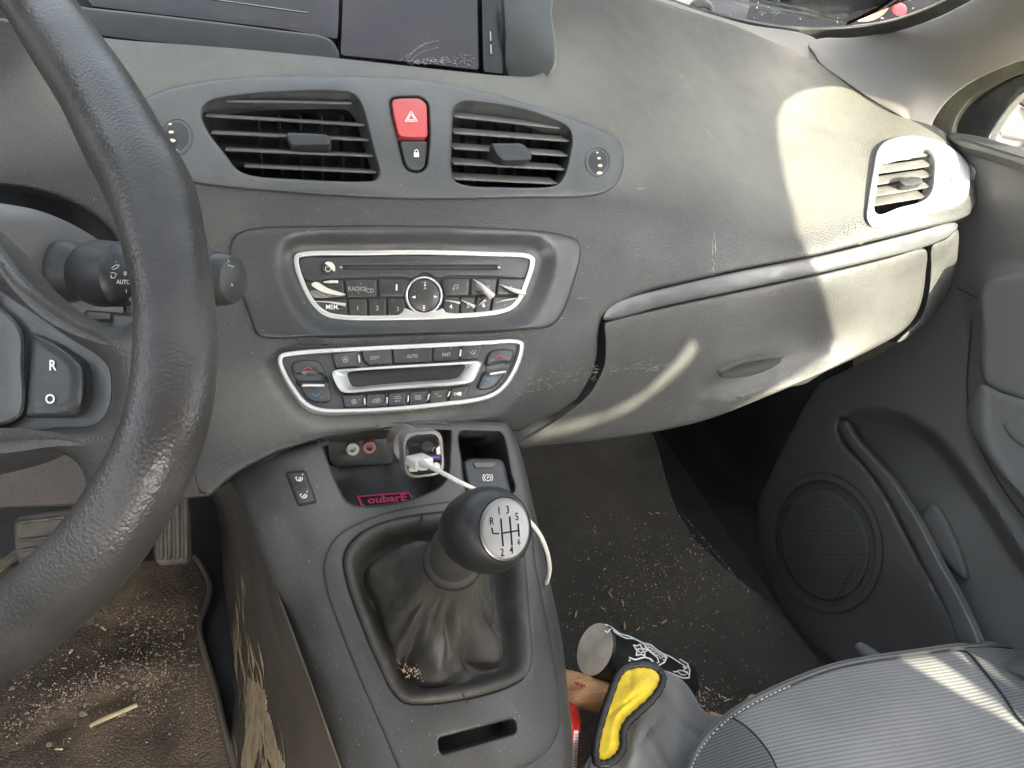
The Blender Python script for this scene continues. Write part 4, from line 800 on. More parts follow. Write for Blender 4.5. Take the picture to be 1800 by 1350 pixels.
for s_ in (-1, 1): b.ribbon([(857.5+s_*(8.6*math.cos(a)), 839.5+8.6*math.sin(a)) for a in np.linspace(-.8, .8, 9)], 1.1, PS, .0046)
text(b, 'P', 858, 840, 8, PS, .0046); build(b, 'brake_symbol', M['white'], PB)
# speed limiter switch
LS = thing('cruise_switch', 'small black two-symbol rocker switch set into the console left of the pocket', 'switch', CS.P(530, 860))
b = MB(); b.plate(rr([(500, 830), (537, 826), (558, 884), (524, 891)], 4), CS, h=.0006, bev=.0005, depth=.002); build(b, 'surround', M['dark'], LS)
b = MB(); b.plate(rr([(504, 832), (535, 828), (555, 881), (525, 887)], 3), CS, h=.004, bev=.0015, depth=.004); ls = build(b, 'rocker', M['btn'], LS)
b = MB()
for x, y in ((526, 841), (534, 871)):
    b.ribbon([(x+5.5*math.cos(a), y+4.6*math.sin(a)) for a in np.linspace(-.5, 4.0, 14)], 1.3, CS, .0045); strokes(b, [[(x-2, y+2), (x+3, y-3)], [(x+5, y-6), (x+7, y-8)], [(x-6, y-1), (x-8, y-2)]], 1.2, CS, .0045); b.ribbon(circ(x+1, y+1, 2, n=8), 1, CS, .0045, True)
build(b, 'dial_symbols', M['white'], ls)
# sticker
ST = thing('pink_sticker', 'pink lettered sticker lying on the floor of the storage pocket', 'sticker', PK.P(675, 880, .001))
b = MB(); b.plate([(625, 872), (721, 864), (725, 876), (632, 890)], PK, h=.0006, bev=.0002, depth=.0004, nb=1); build(b, 'backing', M['dark'], ST)
b = MB(); text(b, 'oubarE', 681, 877, 23, PK, .0012, (1, -.08), (-.12, -.72), .03, 1.05)
for l, w in (([(627, 873), (720, 865.5)], 2.4), ([(629, 872), (637, 890)], 4), ([(636, 889), (642, 888)], 2), ([(718, 865), (725, 876)], 2.6)): b.ribbon(dens(l, 5, False), w, PK, .0012)
build(b, 'lettering', M['pink'], ST)
# ================================================================ GEAR LEVER
GL_ = thing('gear_lever', 'black gear lever with brushed metal shift pattern cap and leather boot', 'gear lever', CS.P(770, 1180))
vd = VIEW(885, 935); a_ = vd*.80+(RIGHT*1.0+UPC*.02)*.60; a_ /= np.linalg.norm(a_)
KC = EYE+ray([(856, 931)])[0]*.50
b = MB(); b.lathe(KC, a_, [(-.036, .0135), (-.033, .0165), (-.028, .0195), (-.020, .0237), (-.010, .0268), (0, .0280), (.008, .0274), (.014, .0252), (.018, .0225), (.0195, .0205), (.0190, .0198), (.0185, .019)], 56)
build(b, 'knob', M['knob'], GL_)
b = MB(); b.lathe(KC, a_, [(.0188, .0198), (.0200, .0195), (.0205, .0188), (.0207, .0175), (.0208, .006), (.0208, .00001)], 56); cap = build(b, 'cap', M['metal'], GL_)
e1 = np.cross(a_, [0, 0, 1]); KS = plane_surf(KC+a_*.02095, e1, np.cross(a_, e1))
def k5(x, y): return (800+x/7.94, 840+y/7.94)
b = MB()
for l in ([(640, 565), (656, 770), (672, 955)], [(762, 540), (780, 740), (795, 940)], [(880, 640), (895, 820)], [(668, 772), (780, 752), (885, 735)], [(515, 695), (530, 775), (615, 778)]): b.ribbon([k5(*p) for p in l], 2.8, KS, 0)
for t, x, y in (('R', 512, 608), ('1', 615, 465), ('3', 735, 450), ('5', 865, 545), ('2', 660, 1045), ('4', 790, 1010), ('6', 893, 895)): text(b, t, *k5(x, y), 19 if t != '6' else 15, KS, 0, (.70, -.05), (-.05, -1), .008)
build(b, 'shift_pattern', mat('engraved', (.012, .010, .012), .6, spec=.1), cap)
KB = EYE+ray([(797, 982)])[0]*.585           # collar centre
ax = KC-a_*.03-KB; axn = ax/np.linalg.norm(ax)
b = MB(); L_ = np.linalg.norm(ax); b.lathe(KB, axn, [(-.02, .0222), (-.004, .0222), (0, .0212), (.003, .0185), (L_*.35, .0178), (L_*.42, .0185), (L_*.5, .0175), (L_*.95, .0150), (L_, .0140)], 40); build(b, 'collar', M['boot'], GL_)
# leather boot
n_ = 160; ctr = np.array([775., 1070.])
def byang(p, n, c):
    p = resamp(p, 600); a = np.unwrap(np.arctan2(p[:, 1]-c[1], p[:, 0]-c[0])); s_ = np.argsort(a % (2*np.pi)); t = np.arange(n)*2*np.pi/n
    aa = (a % (2*np.pi))[s_]; return np.c_[np.interp(t, aa, p[s_, 0], period=2*np.pi), np.interp(t, aa, p[s_, 1], period=2*np.pi)]
O = byang(boot_o, n_, ctr); rings = []
def shr_(k): v = ctr-O; return O+v/np.linalg.norm(v, axis=1)[:, None]*k
tha = np.arange(n_)*2*np.pi/n_; dn = .5+.5*np.sin(tha-.25)          # 1 towards the driver, 0 towards the dashboard
for k, h in ((-1, -.002), (1, .003), (5, .0072), (11, .0085), (17, .007), (22, .002)): rings.append(CS.up(shr_(k), 0)+CS.nor(shr_(k))*h)
for k0, k1, h0, h1 in ((25, 23, -.006, -.001), (28, 25, -.014, -.004), (35, 27, -.021, -.007), (44, 30, -.023, -.009)):
    kk = (k0+(k1-k0)*dn)[:, None]; hh_ = (h0+(h1-h0)*dn)[:, None]; v_ = ctr-O; q_ = O+v_/np.linalg.norm(v_, axis=1)[:, None]*kk; rings.append(CS.up(q_, 0)+CS.nor(q_)*hh_)
th = np.arange(n_)*2*np.pi/n_; last = rings[-1]
ef = np.cross(axn, [0, 0, 1.]); ef /= np.linalg.norm(ef); eg = np.cross(axn, ef)
col = []
for q in last:
    d = q-KB; d -= axn*d.dot(axn); col.append(KB-axn*.006+d/np.linalg.norm(d)*.0228)
col = np.array(col); nrm = CS.nor([(775, 1070)])[0]
def fold(a0, w, s0, sw, amp): # ridge near polar angle a0 (screen), along 0..1
    da = (th-a0+np.pi) % (2*np.pi)-np.pi
    return lambda s: amp*np.exp(-(da/w)**2)*math.exp(-((s-s0)/sw)**2)
fl = [fold(2.75, .30, .45, .35, .012), fold(2.05, .17, .35, .35, -.020), fold(1.62, .20, .35, .35, .012), fold(1.35, .10, .75, .25, -.009), fold(.95, .15, .30, .22, -.016), fold(1.15, .16, .7, .3, .006), fold(.55, .20, .22, .18, .010), fold(.2, .12, .25, .2, -.014),
      fold(3.35, .2, .5, .3, -.007), fold(4.2, .4, .5, .4, .006), fold(5.3, .4, .5, .4, -.006), fold(2.38, .10, .55, .3, .010), fold(1.85, .06, .85, .2, -.006)]
for k in range(1, 27):
    s_ = k/26; e_h = s_**(1.0+.8*dn); e_r = s_**1.05*.35+.65*(s_-.16*math.sin(2*math.pi*s_)*.6)
    base = last+(col-last)*s_
    horiz = last+(col-last)*e_r; vert = (col-last)@nrm
    q = horiz - np.outer((horiz-last)@nrm, nrm)+np.outer(vert*e_h, nrm)
    am = sum(f(s_) for f in fl)*(1-s_**6)*.72
    out = last-KB; out -= np.outer(out@nrm, nrm); out /= np.linalg.norm(out, axis=1)[:, None]
    wr = (.0014*np.sin(th*7+s_*9)+.0010*np.sin(th*13-s_*14+1)*np.sin(th*2+1)+.0006*np.sin(th*23+s_*22))*math.sin(math.pi*s_)
    q = q+(am+wr)[:, None]*(nrm*.8+out*.6); rings.append(q)
b = MB(); b.loft(rings); bt = build(b, 'leather_boot', M['boot'], GL_, sharp=75)
for path, hh in (([(812, 1218), (818, 1228), (823, 1237)], .009), ([(741, 905), (743, 916), (742, 924)], .0088)):
    b = MB(); b.tube(CS.up(np.array(path), hh), .0007, 6); build(b, 'seam', M['dark'], bt)
# ================================================================ CHARGER + CABLE
CH = thing('usb_charger', 'gunmetal square car charger with glossy face plugged in the console', 'charger', PK.P(745, 800))
CD = np.array([-.10, -.80, .60]); CD /= np.linalg.norm(CD); cc = EYE+ray([(745, 799)])[0]*.665
hx = np.array([1, 0, 0.])-CD*CD[0]; hx /= np.linalg.norm(hx); hx = hx+np.cross(CD, hx)*(.02); hx /= np.linalg.norm(hx); hy = np.cross(CD, hx)
if hy[2] < 0: hy = -hy
def sq(cx_, r, z, rad=.011, sx=.0180, sy=.0200):
    p = rr([(-sx-r, -sy-r), (sx+r, -sy-r), (sx+r, sy+r), (-sx-r, sy+r)], rad, 6); return np.array([cc+hx*a+hy*c+CD*z for a, c in p])
b = MB(); b.loft([sq(0, -.004, -.035), sq(0, -.001, -.028), sq(0, 0, -.02), sq(0, 0, -.002), sq(0, -.001, 0), sq(0, -.0028, 0), sq(0, -.0030, -.002)], cap=(True, False)); build(b, 'body', M['gun'], CH)
b = MB(); b.loft([sq(0, -.0022, -.003), sq(0, -.0026, .0005), sq(0, -.0036, .0012)], cap=(False, True)); fc = build(b, 'face', mat('mirror_black', (.05, .05, .05), .12, metal=.6, mottle=.5), CH)
CHS = plane_surf(cc+CD*.0014, hx, hy)
b = MB(); b.lathe(cc-CD*.03-hx*.006+hy*.004, CD, [(-.04, .0155), (-.002, .0155), (0, .0165), (.004, .0165), (.006, .0155)], 30); build(b, 'socket_ring', M['gun'], CH)
def c8(x, y): return (680+x/8.18, 740+y/8.18)
b = MB(); b.plate(rr([c8(345, 325), c8(465, 322), c8(465, 352), c8(345, 358)], 1.6), CHS, h=.0003, bev=.0001, depth=.0002, nb=1, step=2); build(b, 'slim_port', M['dark'], fc)
b = MB(); b.plate(circ(*c8(585, 365), 11, 9), CHS, h=.0002, bev=.0001, depth=.0001, nb=1, step=2); build(b, 'logo_spot', M['dark'], fc)
b = MB(); b.plate(rr([c8(585, 485), c8(785, 480), c8(780, 560), c8(590, 562)], 1.4), CHS, h=.0003, bev=.0001, depth=.0002, nb=1, step=2); pp = build(b, 'wide_port', M['dark'], fc)
b = MB(); b.plate(rr([c8(590, 515), c8(752, 508), c8(756, 535), c8(595, 540)], .8), CHS, h=.001, bev=.0003, depth=.0006, nb=1, step=2); build(b, 'purple_tongue', M['purple'], pp)
for q in ([c8(315, 672), c8(450, 660), c8(450, 725), c8(320, 732)], [c8(466, 655), c8(590, 648), c8(590, 705), c8(466, 718)]):
    b = MB(); b.plate(rr(q, 3), CHS, h=.0016, bev=.0008, depth=.001, nb=2, step=2); build(b, 'key', M['film'], fc)
b = MB(); b.plate(circ(*c8(705, 660), 8, 8), CHS, h=.0022, bev=.001, depth=.001, nb=2, step=2); build(b, 'round_key', M['film'], fc)
b = MB()
for i in range(13):
    for j in range(3): disc(b, *c8(400+i*25+(j % 2)*12, 197+j*15), .95, .8, CHS, .0003)
o = build(b, 'speaker_holes', M['dark'], CH); o['kind'] = 'stuff'
UC = thing('charging_cable', 'white usb plug and thin white cable passing behind the gear knob', 'cable', EYE+ray([(735, 815)])[0]*.64)
pc = EYE+ray([(737, 811)])[0]*.652; b = MB(); d_ = CD*.9+hx*.25-hy*.1; d_ /= np.linalg.norm(d_); px = hx-d_*d_.dot(hx); px /= np.linalg.norm(px)
b.box(pc, px, np.cross(d_, px), d_, .0085, .0042, .010, .0014); build(b, 'plug', M['plug'], UC)
kp = [((742, 815), .640), ((752, 819), .628), ((775, 830), .618), ((805, 846), .612), ((840, 863), .615), ((880, 885), .625), ((915, 905), .640), ((932, 918), .648), ((948, 938), .655), ((960, 965), .665), ((966, 995), .685), ((963, 1018), .72), ((950, 1040), .80)]
P_ = sm(np.array([EYE+ray([q])[0]*d for q, d in kp]), 6, False); b = MB(); b.tube(P_, .0019, 10); build(b, 'cord', M['plug'], UC)
b = MB(); b.tube(P_[:7], np.linspace(.0036, .0021, 7), 10); build(b, 'strain_relief', M['plug'], UC)
# ================================================================ STEERING WHEEL
WS = Surf([(100, 70, 'd', .43), (300, 560, 'd', .335), (60, 1060, 'd', .335)])
SWH = thing('steering_wheel', 'black leather steering wheel with cruise buttons, partly out of view', 'steering wheel', WS.P(-60, 700))
rimc = [(-330, -260, 50), (-120, -160, 54), (0, -80, 56), (52, -15, 58), (108, 70, 61), (172, 165, 66), (218, 250, 71), (266, 340, 74), (292, 440, 70), (306, 525, 68), (308, 620, 70), (299, 710, 72),
        (276, 790, 73), (238, 865, 74), (182, 950, 76), (110, 1027, 77), (30, 1095, 78), (-60, 1155, 76), (-170, 1215, 76), (-330, 1270, 76)]
q = sm(np.array([(a, c, r) for a, c, r in rimc]), 8, False)
P_ = WS.pt(q[:, :2]); rd = q[:, 2]*WS.dep(q[:, :2])/F*.985
# close the ring outside the frame
ctr3 = WS.P(-520, 520); e0 = P_[-1]-ctr3; e1_ = P_[0]-ctr3
wn_ = WS.nor([(100, 600)])[0]
b = MB(); b.tube(P_, rd, 36, flat=wn_); rim = build(b, 'rim', M['leather'], SWH)
SPK = WS.moved(lambda uv: .004-.0035*sst((uv[:, 0]-150)/110))
spk_o = np.r_[sm([(-60, 372), (5, 432), (52, 492), (100, 535), (150, 560), (200, 574), (232, 565), (250, 540), (262, 510)], 5, False),
    sm([(268, 600), (268, 680), (256, 760), (228, 840), (185, 905), (160, 925)], 4, False), sm([(142, 925), (153, 872), (149, 840), (134, 812), (104, 796), (60, 789), (0, 785), (-60, 785)], 5, False)]
b = MB(); b.plate(spk_o, SPK, h=.012, bev=.009, depth=.012, res=9, nb=6, holes=[sm([(-50, 455), (0, 512), (60, 553), (120, 592), (175, 628), (192, 648), (196, 688), (191, 716), (180, 736), (160, 748), (100, 752), (-50, 752)], 5)], hdepth=.010); build(b, 'spoke', M['leather'], SWH)
b = MB(); b.plate(sm([(-60, 455), (0, 505), (60, 547), (120, 588), (178, 626), (195, 648), (199, 688), (194, 718), (181, 740), (160, 752), (100, 756), (-60, 756)], 5), SPK, h=.006, bev=.002, depth=.01, res=14); ctrl = build(b, 'control_surround', M['smooth'], SWH)
b = MB(); b.plate(rr([(55, 583), (96, 600), (148, 636), (154, 655), (156, 700), (150, 722), (136, 734), (42, 734)], [5, 6, 12, 10, 8, 10, 8, 4]), SPK, h=.0068, bev=.0005, depth=.001); build(b, 'button_gap', M['dark'], ctrl)
BS = SPK.moved(dent(sm([(40, 585), (95, 605), (134, 640), (136, 700), (120, 716), (40, 716)], 4), .002, 26))
b = MB(); b.plate(rr([(59, 587), (96, 604), (143, 637), (150, 655), (152, 700), (146, 719), (134, 730), (46, 730)], [4, 6, 12, 10, 8, 10, 8, 3]), BS, h=.011, bev=.002, depth=.004, res=5, step=4); bt_ = build(b, 'cruise_button', M['smoothd'], SWH)
b = MB(); text(b, 'R', 92, 643, 25, BS, .0116, bold=.025, wide=.85); text(b, 'O', 88, 702, 23, BS, .0116, bold=.025, wide=.95); build(b, 'print', M['white'], bt_)
b = MB(); b.plate(sm([(-90, 490), (-10, 530), (40, 580), (44, 640), (36, 736), (-90, 740)], 5), SPK, h=.012, bev=.005, depth=.012, res=16); build(b, 'airbag_cover', M['smooth'], SWH)
# ================================================================ COLUMN, STALK
SCOL = Surf([(-80, 350, 'y', .50), (100, 385, 'y', .53), (197, 445, 'y', .56), (100, 480, 'y', .50), (-60, 500, 'y', .46), (150, 560, 'y', .52), (200, 560, 'y', .54)])
CO = thing('column_shroud', 'steering column cover behind the wheel rim, upper half toned pale for strong light', 'column cover', SCOL.P(60, 480))
b = MB(); b.plate(sm([(-90, 345), (0, 357), (60, 368), (105, 384), (150, 407), (185, 432), (204, 462), (214, 520), (214, 590), (150, 640), (0, 640), (-90, 640)], 5), SCOL, h=0, bev=.012, depth=.08, res=12, nb=5); build(b, 'upper_shroud', mat('shroud_lit_grey', (.10, .10, .10), .5, grain=.2, top=.7, tcol=(.32, .32, .30), dust=.3, dcol=(.2, .2, .19)), CO)  # pale base and top colour stand in for strong light on the shroud
SCL = Surf([(-80, 760, 'y', .42), (110, 790, 'y', .44), (0, 830, 'y', .42), (100, 700, 'y', .43), (200, 700, 'y', .46)])
b = MB(); b.plate(sm([(-90, 700), (130, 700), (135, 780), (108, 802), (60, 820), (0, 834), (-90, 845)], 5), SCL, h=0, bev=.01, depth=.08, res=16, nb=4); build(b, 'lower_shroud', M['smoothd'], CO)
SK_ = thing('wiper_stalk', 'black wiper stalk with white AUTO markings behind the steering wheel', 'stalk', EYE+ray([(170, 560)])[0]*.5)
pa = EYE+ray([(118, 478)])[0]*.52; pb = EYE+ray([(416, 492)])[0]*.49; axs = (pb-pa)/np.linalg.norm(pb-pa); Ls = np.linalg.norm(pb-pa)
b = MB(); b.lathe(pa, axs, [(-.02, .016), (-.008, .0205), (.004, .0205), (.010, .0175), (.013, .0165), (.018, .0200), (.026, .0222), (.044, .0212), (.0455, .0190), (.050, .0165), (.06, .015)], 40); build(b, 'ring_switch', M['smoothd'], SK_)
b = MB(); b.lathe(pa, axs, [(.045, .0140), (Ls-.022, .0125), (Ls-.020, .0170)], 30); build(b, 'arm', M['smoothd'], SK_)
b = MB(); b.lathe(pa, axs, [(Ls-.021, .0120), (Ls-.020, .0170), (Ls-.006, .0165), (Ls-.002, .0145), (Ls, .0100), (Ls+.001, .0001)], 36); ek = build(b, 'end_knob', M['smoothd'], SK_)
cp = pa+axs*.034; n0 = VIEW(200, 490); STS = plane_surf(cp+n0*.0215, axs, np.cross(n0, axs))
ex_ = (.98, .02)
b = MB(); text(b, 'AUTO', 217, 496, 10.5, STS, .0007, ex_, (.05, -1), .02, .85); text(b, '0', 220, 481, 10, STS, .0007, bold=.02); text(b, '1', 222, 512, 9, STS, 0.0007, bold=.01)
strokes(b, [[(190, 481), (197, 479), (205, 481), (201, 489), (195, 488), (190, 481)], [(197, 489), (195, 483)]], 1.2, STS, .0007); strokes(b, [[(196, 471), (203, 466), (210, 466), (206, 471), (198, 474)], [(224, 462), (223, 465)]], 1.2, STS, .0007)
text(b, '2', 228, 526, 8, STS, 0.0, (.7, .1), bold=.0); build(b, 'markings', M['white'], SK_)
EKS = plane_surf(pa+axs*(Ls-.012)+VIEW(400, 480)*.0172, axs, np.cross(n0, axs))
b = MB(); strokes(b, [[(400, 457), (403, 459), (401, 461)], [(402, 465), (402, 468)], [(406, 466), (406, 469)], [(410, 467), (410, 470)], [(407, 498), (409, 503), (406, 502)]], 1.1, EKS, 0); build(b, 'markings', M['white'], ek)
b = MB(); b.lathe(pa, axs, [(Ls-.0135, .0168), (Ls-.013, .0173), (Ls-.0125, .0168)], 36); build(b, 'groove', M['dark'], ek)
RP = thing('audio_remote', 'small black control pod below the wiper stalk', 'control pod', EYE+ray([(205, 575)])[0]*.5)
RS = Surf([(150, 540, 'd', .50), (250, 545, 'd', .49), (200, 600, 'd', .485)])
b = MB(); b.plate(rr([(148, 545), (250, 552), (250, 600), (148, 600)], 4), RS, h=0, bev=.003, depth=.03); build(b, 'pod', M['smoothd'], RP)
b = MB(); b.plate(rr([(150, 547), (194, 550), (194, 562), (152, 560)], 2), RS, h=.003, bev=.001, depth=.003); build(b, 'key', M['smooth'], RP)
b = MB(); b.plate(rr([(198, 554), (245, 558), (245, 590), (198, 590)], 2), RS, h=.003, bev=.001, depth=.003); build(b, 'key', M['smooth'], RP)
# ================================================================ PEDALS
BP = thing('brake_pedal', 'wide worn brake pedal with ribbed rubber pad', 'pedal', EYE+ray([(100, 1010)])[0]*1.05)
PS1 = Surf([(25, 910, 'y', .72), (150, 895, 'y', .72), (40, 1015, 'y', .655)])
b = MB(); b.plate(sm([(24, 935), (26, 915), (34, 906), (60, 902), (140, 892), (215, 885), (220, 1000), (140, 1012), (70, 1020), (50, 1020), (40, 1005), (28, 970)], 4), PS1, h=0, bev=.006, depth=.02, res=12); build(b, 'pad', M['pedal'], BP)
for i, y in enumerate((918, 950, 967, 984, 1001, 1012)):
    b = MB(); b.plate(rr([(30+i*2.2, y-2.5), (200, y-22), (200, y-17), (30+i*2.2, y+2.5)], 2), PS1, h=.003, bev=.002, depth=.004, nb=2); build(b, 'rib', M['pedal'], BP)
b = MB(); b.tube([EYE+ray([(-10, 1000)])[0]*.94, EYE+ray([(25, 975)])[0]*.96, EYE+ray([(60, 960)])[0]*.99], .008, 8); build(b, 'pedal_arm', M['pedal'], BP)
GP = thing('accelerator_pedal', 'narrow accelerator pedal with four upright rubber ribs', 'pedal', EYE+ray([(305, 993)])[0]*1.02)
PS2 = Surf([(275, 870, 'y', .76), (335, 870, 'y', .76), (300, 990, 'y', .70)])
b = MB(); b.plate(rr([(268, 850), (332, 850), (338, 982), (330, 992), (280, 995), (272, 985)], 6), PS2, h=0, bev=.005, depth=.018, res=10); build(b, 'pad', M['pedal'], GP)
for i in range(4):
    x = 277+i*14.5; b = MB(); b.plate(rr([(x, 852), (x+10.5, 852), (x+12, 984), (x+2, 986)], 4), PS2, h=.004, bev=.003, depth=.005, nb=3); build(b, 'rib', M['pedal'], GP)
# ================================================================ SEAT
seatm = bpy.data.materials.new('seat_weave'); seatm.use_nodes = True; n = seatm.node_tree.nodes; L = seatm.node_tree.links; bs = n['Principled BSDF']
def weave(mm, base, hi, sc=170, rot=0.0):
    n = mm.node_tree.nodes; L = mm.node_tree.links; bs = n['Principled BSDF']; tc = n.new('ShaderNodeTexCoord'); mp = n.new('ShaderNodeMapping'); mp.inputs['Rotation'].default_value = (0, 0, rot); L.new(tc.outputs['Object'], mp.inputs[0])
    w1 = n.new('ShaderNodeTexWave'); w1.bands_direction = 'Y'; w1.inputs['Scale'].default_value = sc/2/math.pi*1.0; w1.inputs['Distortion'].default_value = .25; w1.inputs['Detail Scale'].default_value = 3
    w2 = n.new('ShaderNodeTexWave'); w2.bands_direction = 'X'; w2.inputs['Scale'].default_value = sc/2/math.pi*1.4; w2.inputs['Distortion'].default_value = .6
    L.new(mp.outputs[0], w1.inputs[0]); L.new(mp.outputs[0], w2.inputs[0])
    mu = n.new('ShaderNodeMath'); mu.operation = 'MULTIPLY_ADD'; L.new(w2.outputs[1], mu.inputs[0]); mu.inputs[1].default_value = .35; L.new(w1.outputs[1], mu.inputs[2])
    mr = n.new('ShaderNodeMapRange'); mr.inputs[1].default_value = .2; mr.inputs[2].default_value = 1.25; L.new(mu.outputs[0], mr.inputs[0])
    mx = n.new('ShaderNodeMix'); mx.data_type = 'RGBA'; mx.inputs[6].default_value = (*base, 1); mx.inputs[7].default_value = (*hi, 1); L.new(mr.outputs[0], mx.inputs[0])
    no = n.new('ShaderNodeTexNoise'); no.inputs['Scale'].default_value = 9; no.inputs['Detail'].default_value = 5; L.new(tc.outputs['Object'], no.inputs[0])
    m2 = n.new('ShaderNodeMix'); m2.data_type = 'RGBA'; m2.blend_type = 'MULTIPLY'; m2.inputs[0].default_value = .5; L.new(mx.outputs[2], m2.inputs[6]); L.new(no.outputs[0], m2.inputs[7])
    L.new(m2.outputs[2], bs.inputs['Base Color']); bs.inputs['Roughness'].default_value = .8; bs.inputs['Sheen Weight'].default_value = .3
    bp = n.new('ShaderNodeBump'); bp.inputs['Strength'].default_value = .35; bp.inputs['Distance'].default_value = .0006; L.new(mr.outputs[0], bp.inputs['Height']); L.new(bp.outputs[0], bs.inputs['Normal'])
weave(seatm, (.235, .237, .235), (.38, .38, .375), 430, .12)
seatd = bpy.data.materials.new('seat_mesh'); seatd.use_nodes = True; weave(seatd, (.09, .098, .10), (.22, .235, .24), 520, .12)
PSs = Surf([(1225, 1330, 'z', .47), (1300, 1245, 'z', .485), (1460, 1168, 'z', .49), (1600, 1142, 'z', .49), (1740, 1130, 'z', .495), (1830, 1140, 'z', .485), (1350, 1350, 'z', .51), (1550, 1230, 'z', .512), (1700, 1250, 'z', .512), (1800, 1220, 'z', .52), (1840, 1300, 'z', .525), (1600, 1400, 'z', .51), (1250, 1420, 'z', .50)],
    [bump(1420, 1330, 5, 5, 0)])
ST_ = thing('passenger_seat', 'grey ribbed fabric passenger seat cushion with white stitched edge', 'seat', PSs.P(1500, 1300))
seato = sm([(1196, 1430), (1200, 1360), (1216, 1320), (1240, 1286), (1280, 1250), (1340, 1215), (1400, 1188), (1462, 1166), (1530, 1152), (1600, 1142), (1680, 1131), (1745, 1128), (1800, 1134), (1860, 1142)], 5, False)
b = MB(); b.plate(np.r_[seato, [(1860, 1430)]], PSs, h=0, bev=.012, depth=.12, res=12, nb=5, step=7); cu = build(b, 'cushion', seatm, ST_)
seamL = sm([(1288, 1262), (1310, 1276), (1335, 1300), (1356, 1330), (1372, 1370), (1380, 1430)], 5, False)
b = MB(); b.plate(np.r_[sm([(1204, 1430), (1208, 1368), (1222, 1328), (1246, 1294), (1284, 1263)], 5, False), seamL[1:]], PSs, h=.0025, bev=.003, depth=.004, res=9); build(b, 'left_bolster', seatd, ST_)
seamR = sm([(1676, 1136), (1700, 1146), (1730, 1180), (1765, 1225), (1790, 1262), (1830, 1300), (1860, 1330)], 5, False)
b = MB(); b.plate(np.r_[seamR, [(1868, 1250), (1868, 1160)], dens([(1850, 1150), (1800, 1143), (1745, 1136), (1695, 1139)], 9, False)], PSs, h=.003, bev=.003, depth=.004, res=9); build(b, 'right_bolster', seatd, ST_)
b = MB(); b.tube(PSs.up(seamL, .0016), .0009, 6); b.tube(PSs.up(seamR, .0018), .0010, 6); build(b, 'seam', M['dark'], ST_)
pip = inset(np.r_[seato, [(1860, 1430)]], 7)[:len(seato)-3]
b = MB(); b.tube(PSs.up(pip, .0022), .0032, 8); build(b, 'piping', M['smooth'], ST_)
p2 = dens(inset(np.r_[seato, [(1860, 1430)]], 12)[4:30], 4.2, False)
b = MB()
for i in range(0, len(p2)-1, 2): b.tube(PSs.up(p2[i:i+2], .0030), .0007, 5)
o = build(b, 'white_stitching', M['white'], ST_)
SPB = thing('seat_adjuster', 'grey seat adjuster lever poking out in front of the seat', 'lever', EYE+ray([(1530, 1160)])[0]*1.08)
b = MB(); b.tube([EYE+ray([q])[0]*d for q, d in (((1508, 1136), 1.13), ((1520, 1146), 1.12), ((1560, 1172), 1.1))], [.008, .011, .011], 12); build(b, 'lever', M['doorl'], SPB)
# ================================================================ THINGS ON THE FLOOR
def simple(name, col, rough=.6, nsc=30, amp=.2, stretch=(1, 1, 1), bump_=.3, bd=.001, sheen=0):
    mm = bpy.data.materials.new(name); mm.use_nodes = True; n = mm.node_tree.nodes; L = mm.node_tree.links; bs = n['Principled BSDF']; tc = n.new('ShaderNodeTexCoord'); mp = n.new('ShaderNodeMapping'); mp.inputs['Scale'].default_value = stretch
    L.new(tc.outputs['Object'], mp.inputs[0]); no = n.new('ShaderNodeTexNoise'); no.inputs['Scale'].default_value = nsc; no.inputs['Detail'].default_value = 6; L.new(mp.outputs[0], no.inputs[0])
    mx = n.new('ShaderNodeMix'); mx.data_type = 'RGBA'; mx.inputs[6].default_value = (*[c*(1-amp) for c in col], 1); mx.inputs[7].default_value = (*[min(1, c*(1+amp)) for c in col], 1)
    mr = n.new('ShaderNodeMapRange'); mr.inputs[1].default_value = .35; mr.inputs[2].default_value = .65; L.new(no.outputs[0], mr.inputs[0]); L.new(mr.outputs[0], mx.inputs[0]); L.new(mx.outputs[2], bs.inputs['Base Color'])
    bs.inputs['Roughness'].default_value = rough; bs.inputs['Sheen Weight'].default_value = sheen
    bp = n.new('ShaderNodeBump'); bp.inputs['Strength'].default_value = bump_; bp.inputs['Distance'].default_value = bd; L.new(no.outputs[0], bp.inputs['Height']); L.new(bp.outputs[0], bs.inputs['Normal'])
    return mm
wood = simple('wood', (.50, .27, .12), .5, 60, .25, (1, 8, 8))
yel = simple('yellow_plush', (.78, .56, .02), .85, 70, .15, bump_=.6, bd=.002, sheen=.6)
suede = simple('grey_suede', (.16, .16, .155), .9, 14, .22, bump_=.4, bd=.003, sheen=.5)
blkc = simple('black_card', (.012, .012, .013), .35, 40, .2)
# cup
ca = EYE+ray([(1046, 1141)])[0]*.93; cb = EYE+ray([(1199, 1203)])[0]*1.0; cax = (cb-ca); Lc = np.linalg.norm(cax); cax /= Lc
CUP = thing('paper_cup', 'black paper cup with white star drawings lying on its side on the passenger mat', 'cup', np.minimum(ca, cb)*[0, 0, 1]+(ca+cb)/2*[1, 1, 0]-[0, 0, .035])
r0 = 47*.93/F*1.0; r1 = 37*1.0/F
b = MB(); b.lathe(ca, cax, [(.0, r0-.001), (0.0, r0), (.002, r0+.0008), (.004, r0), (Lc, r1), (Lc+.001, r1-.001), (Lc, r1-.003), (Lc-.002, 0.0001)], 56); build(b, 'cup_wall', blkc, CUP)
b = MB(); b.lathe(ca, cax, [(-.0006, r0-.001), (.001, r0-.0022), (.0012, .0001)], 56); build(b, 'cup_base', simple('cup_base', (.85, .74, .60), .6), CUP)
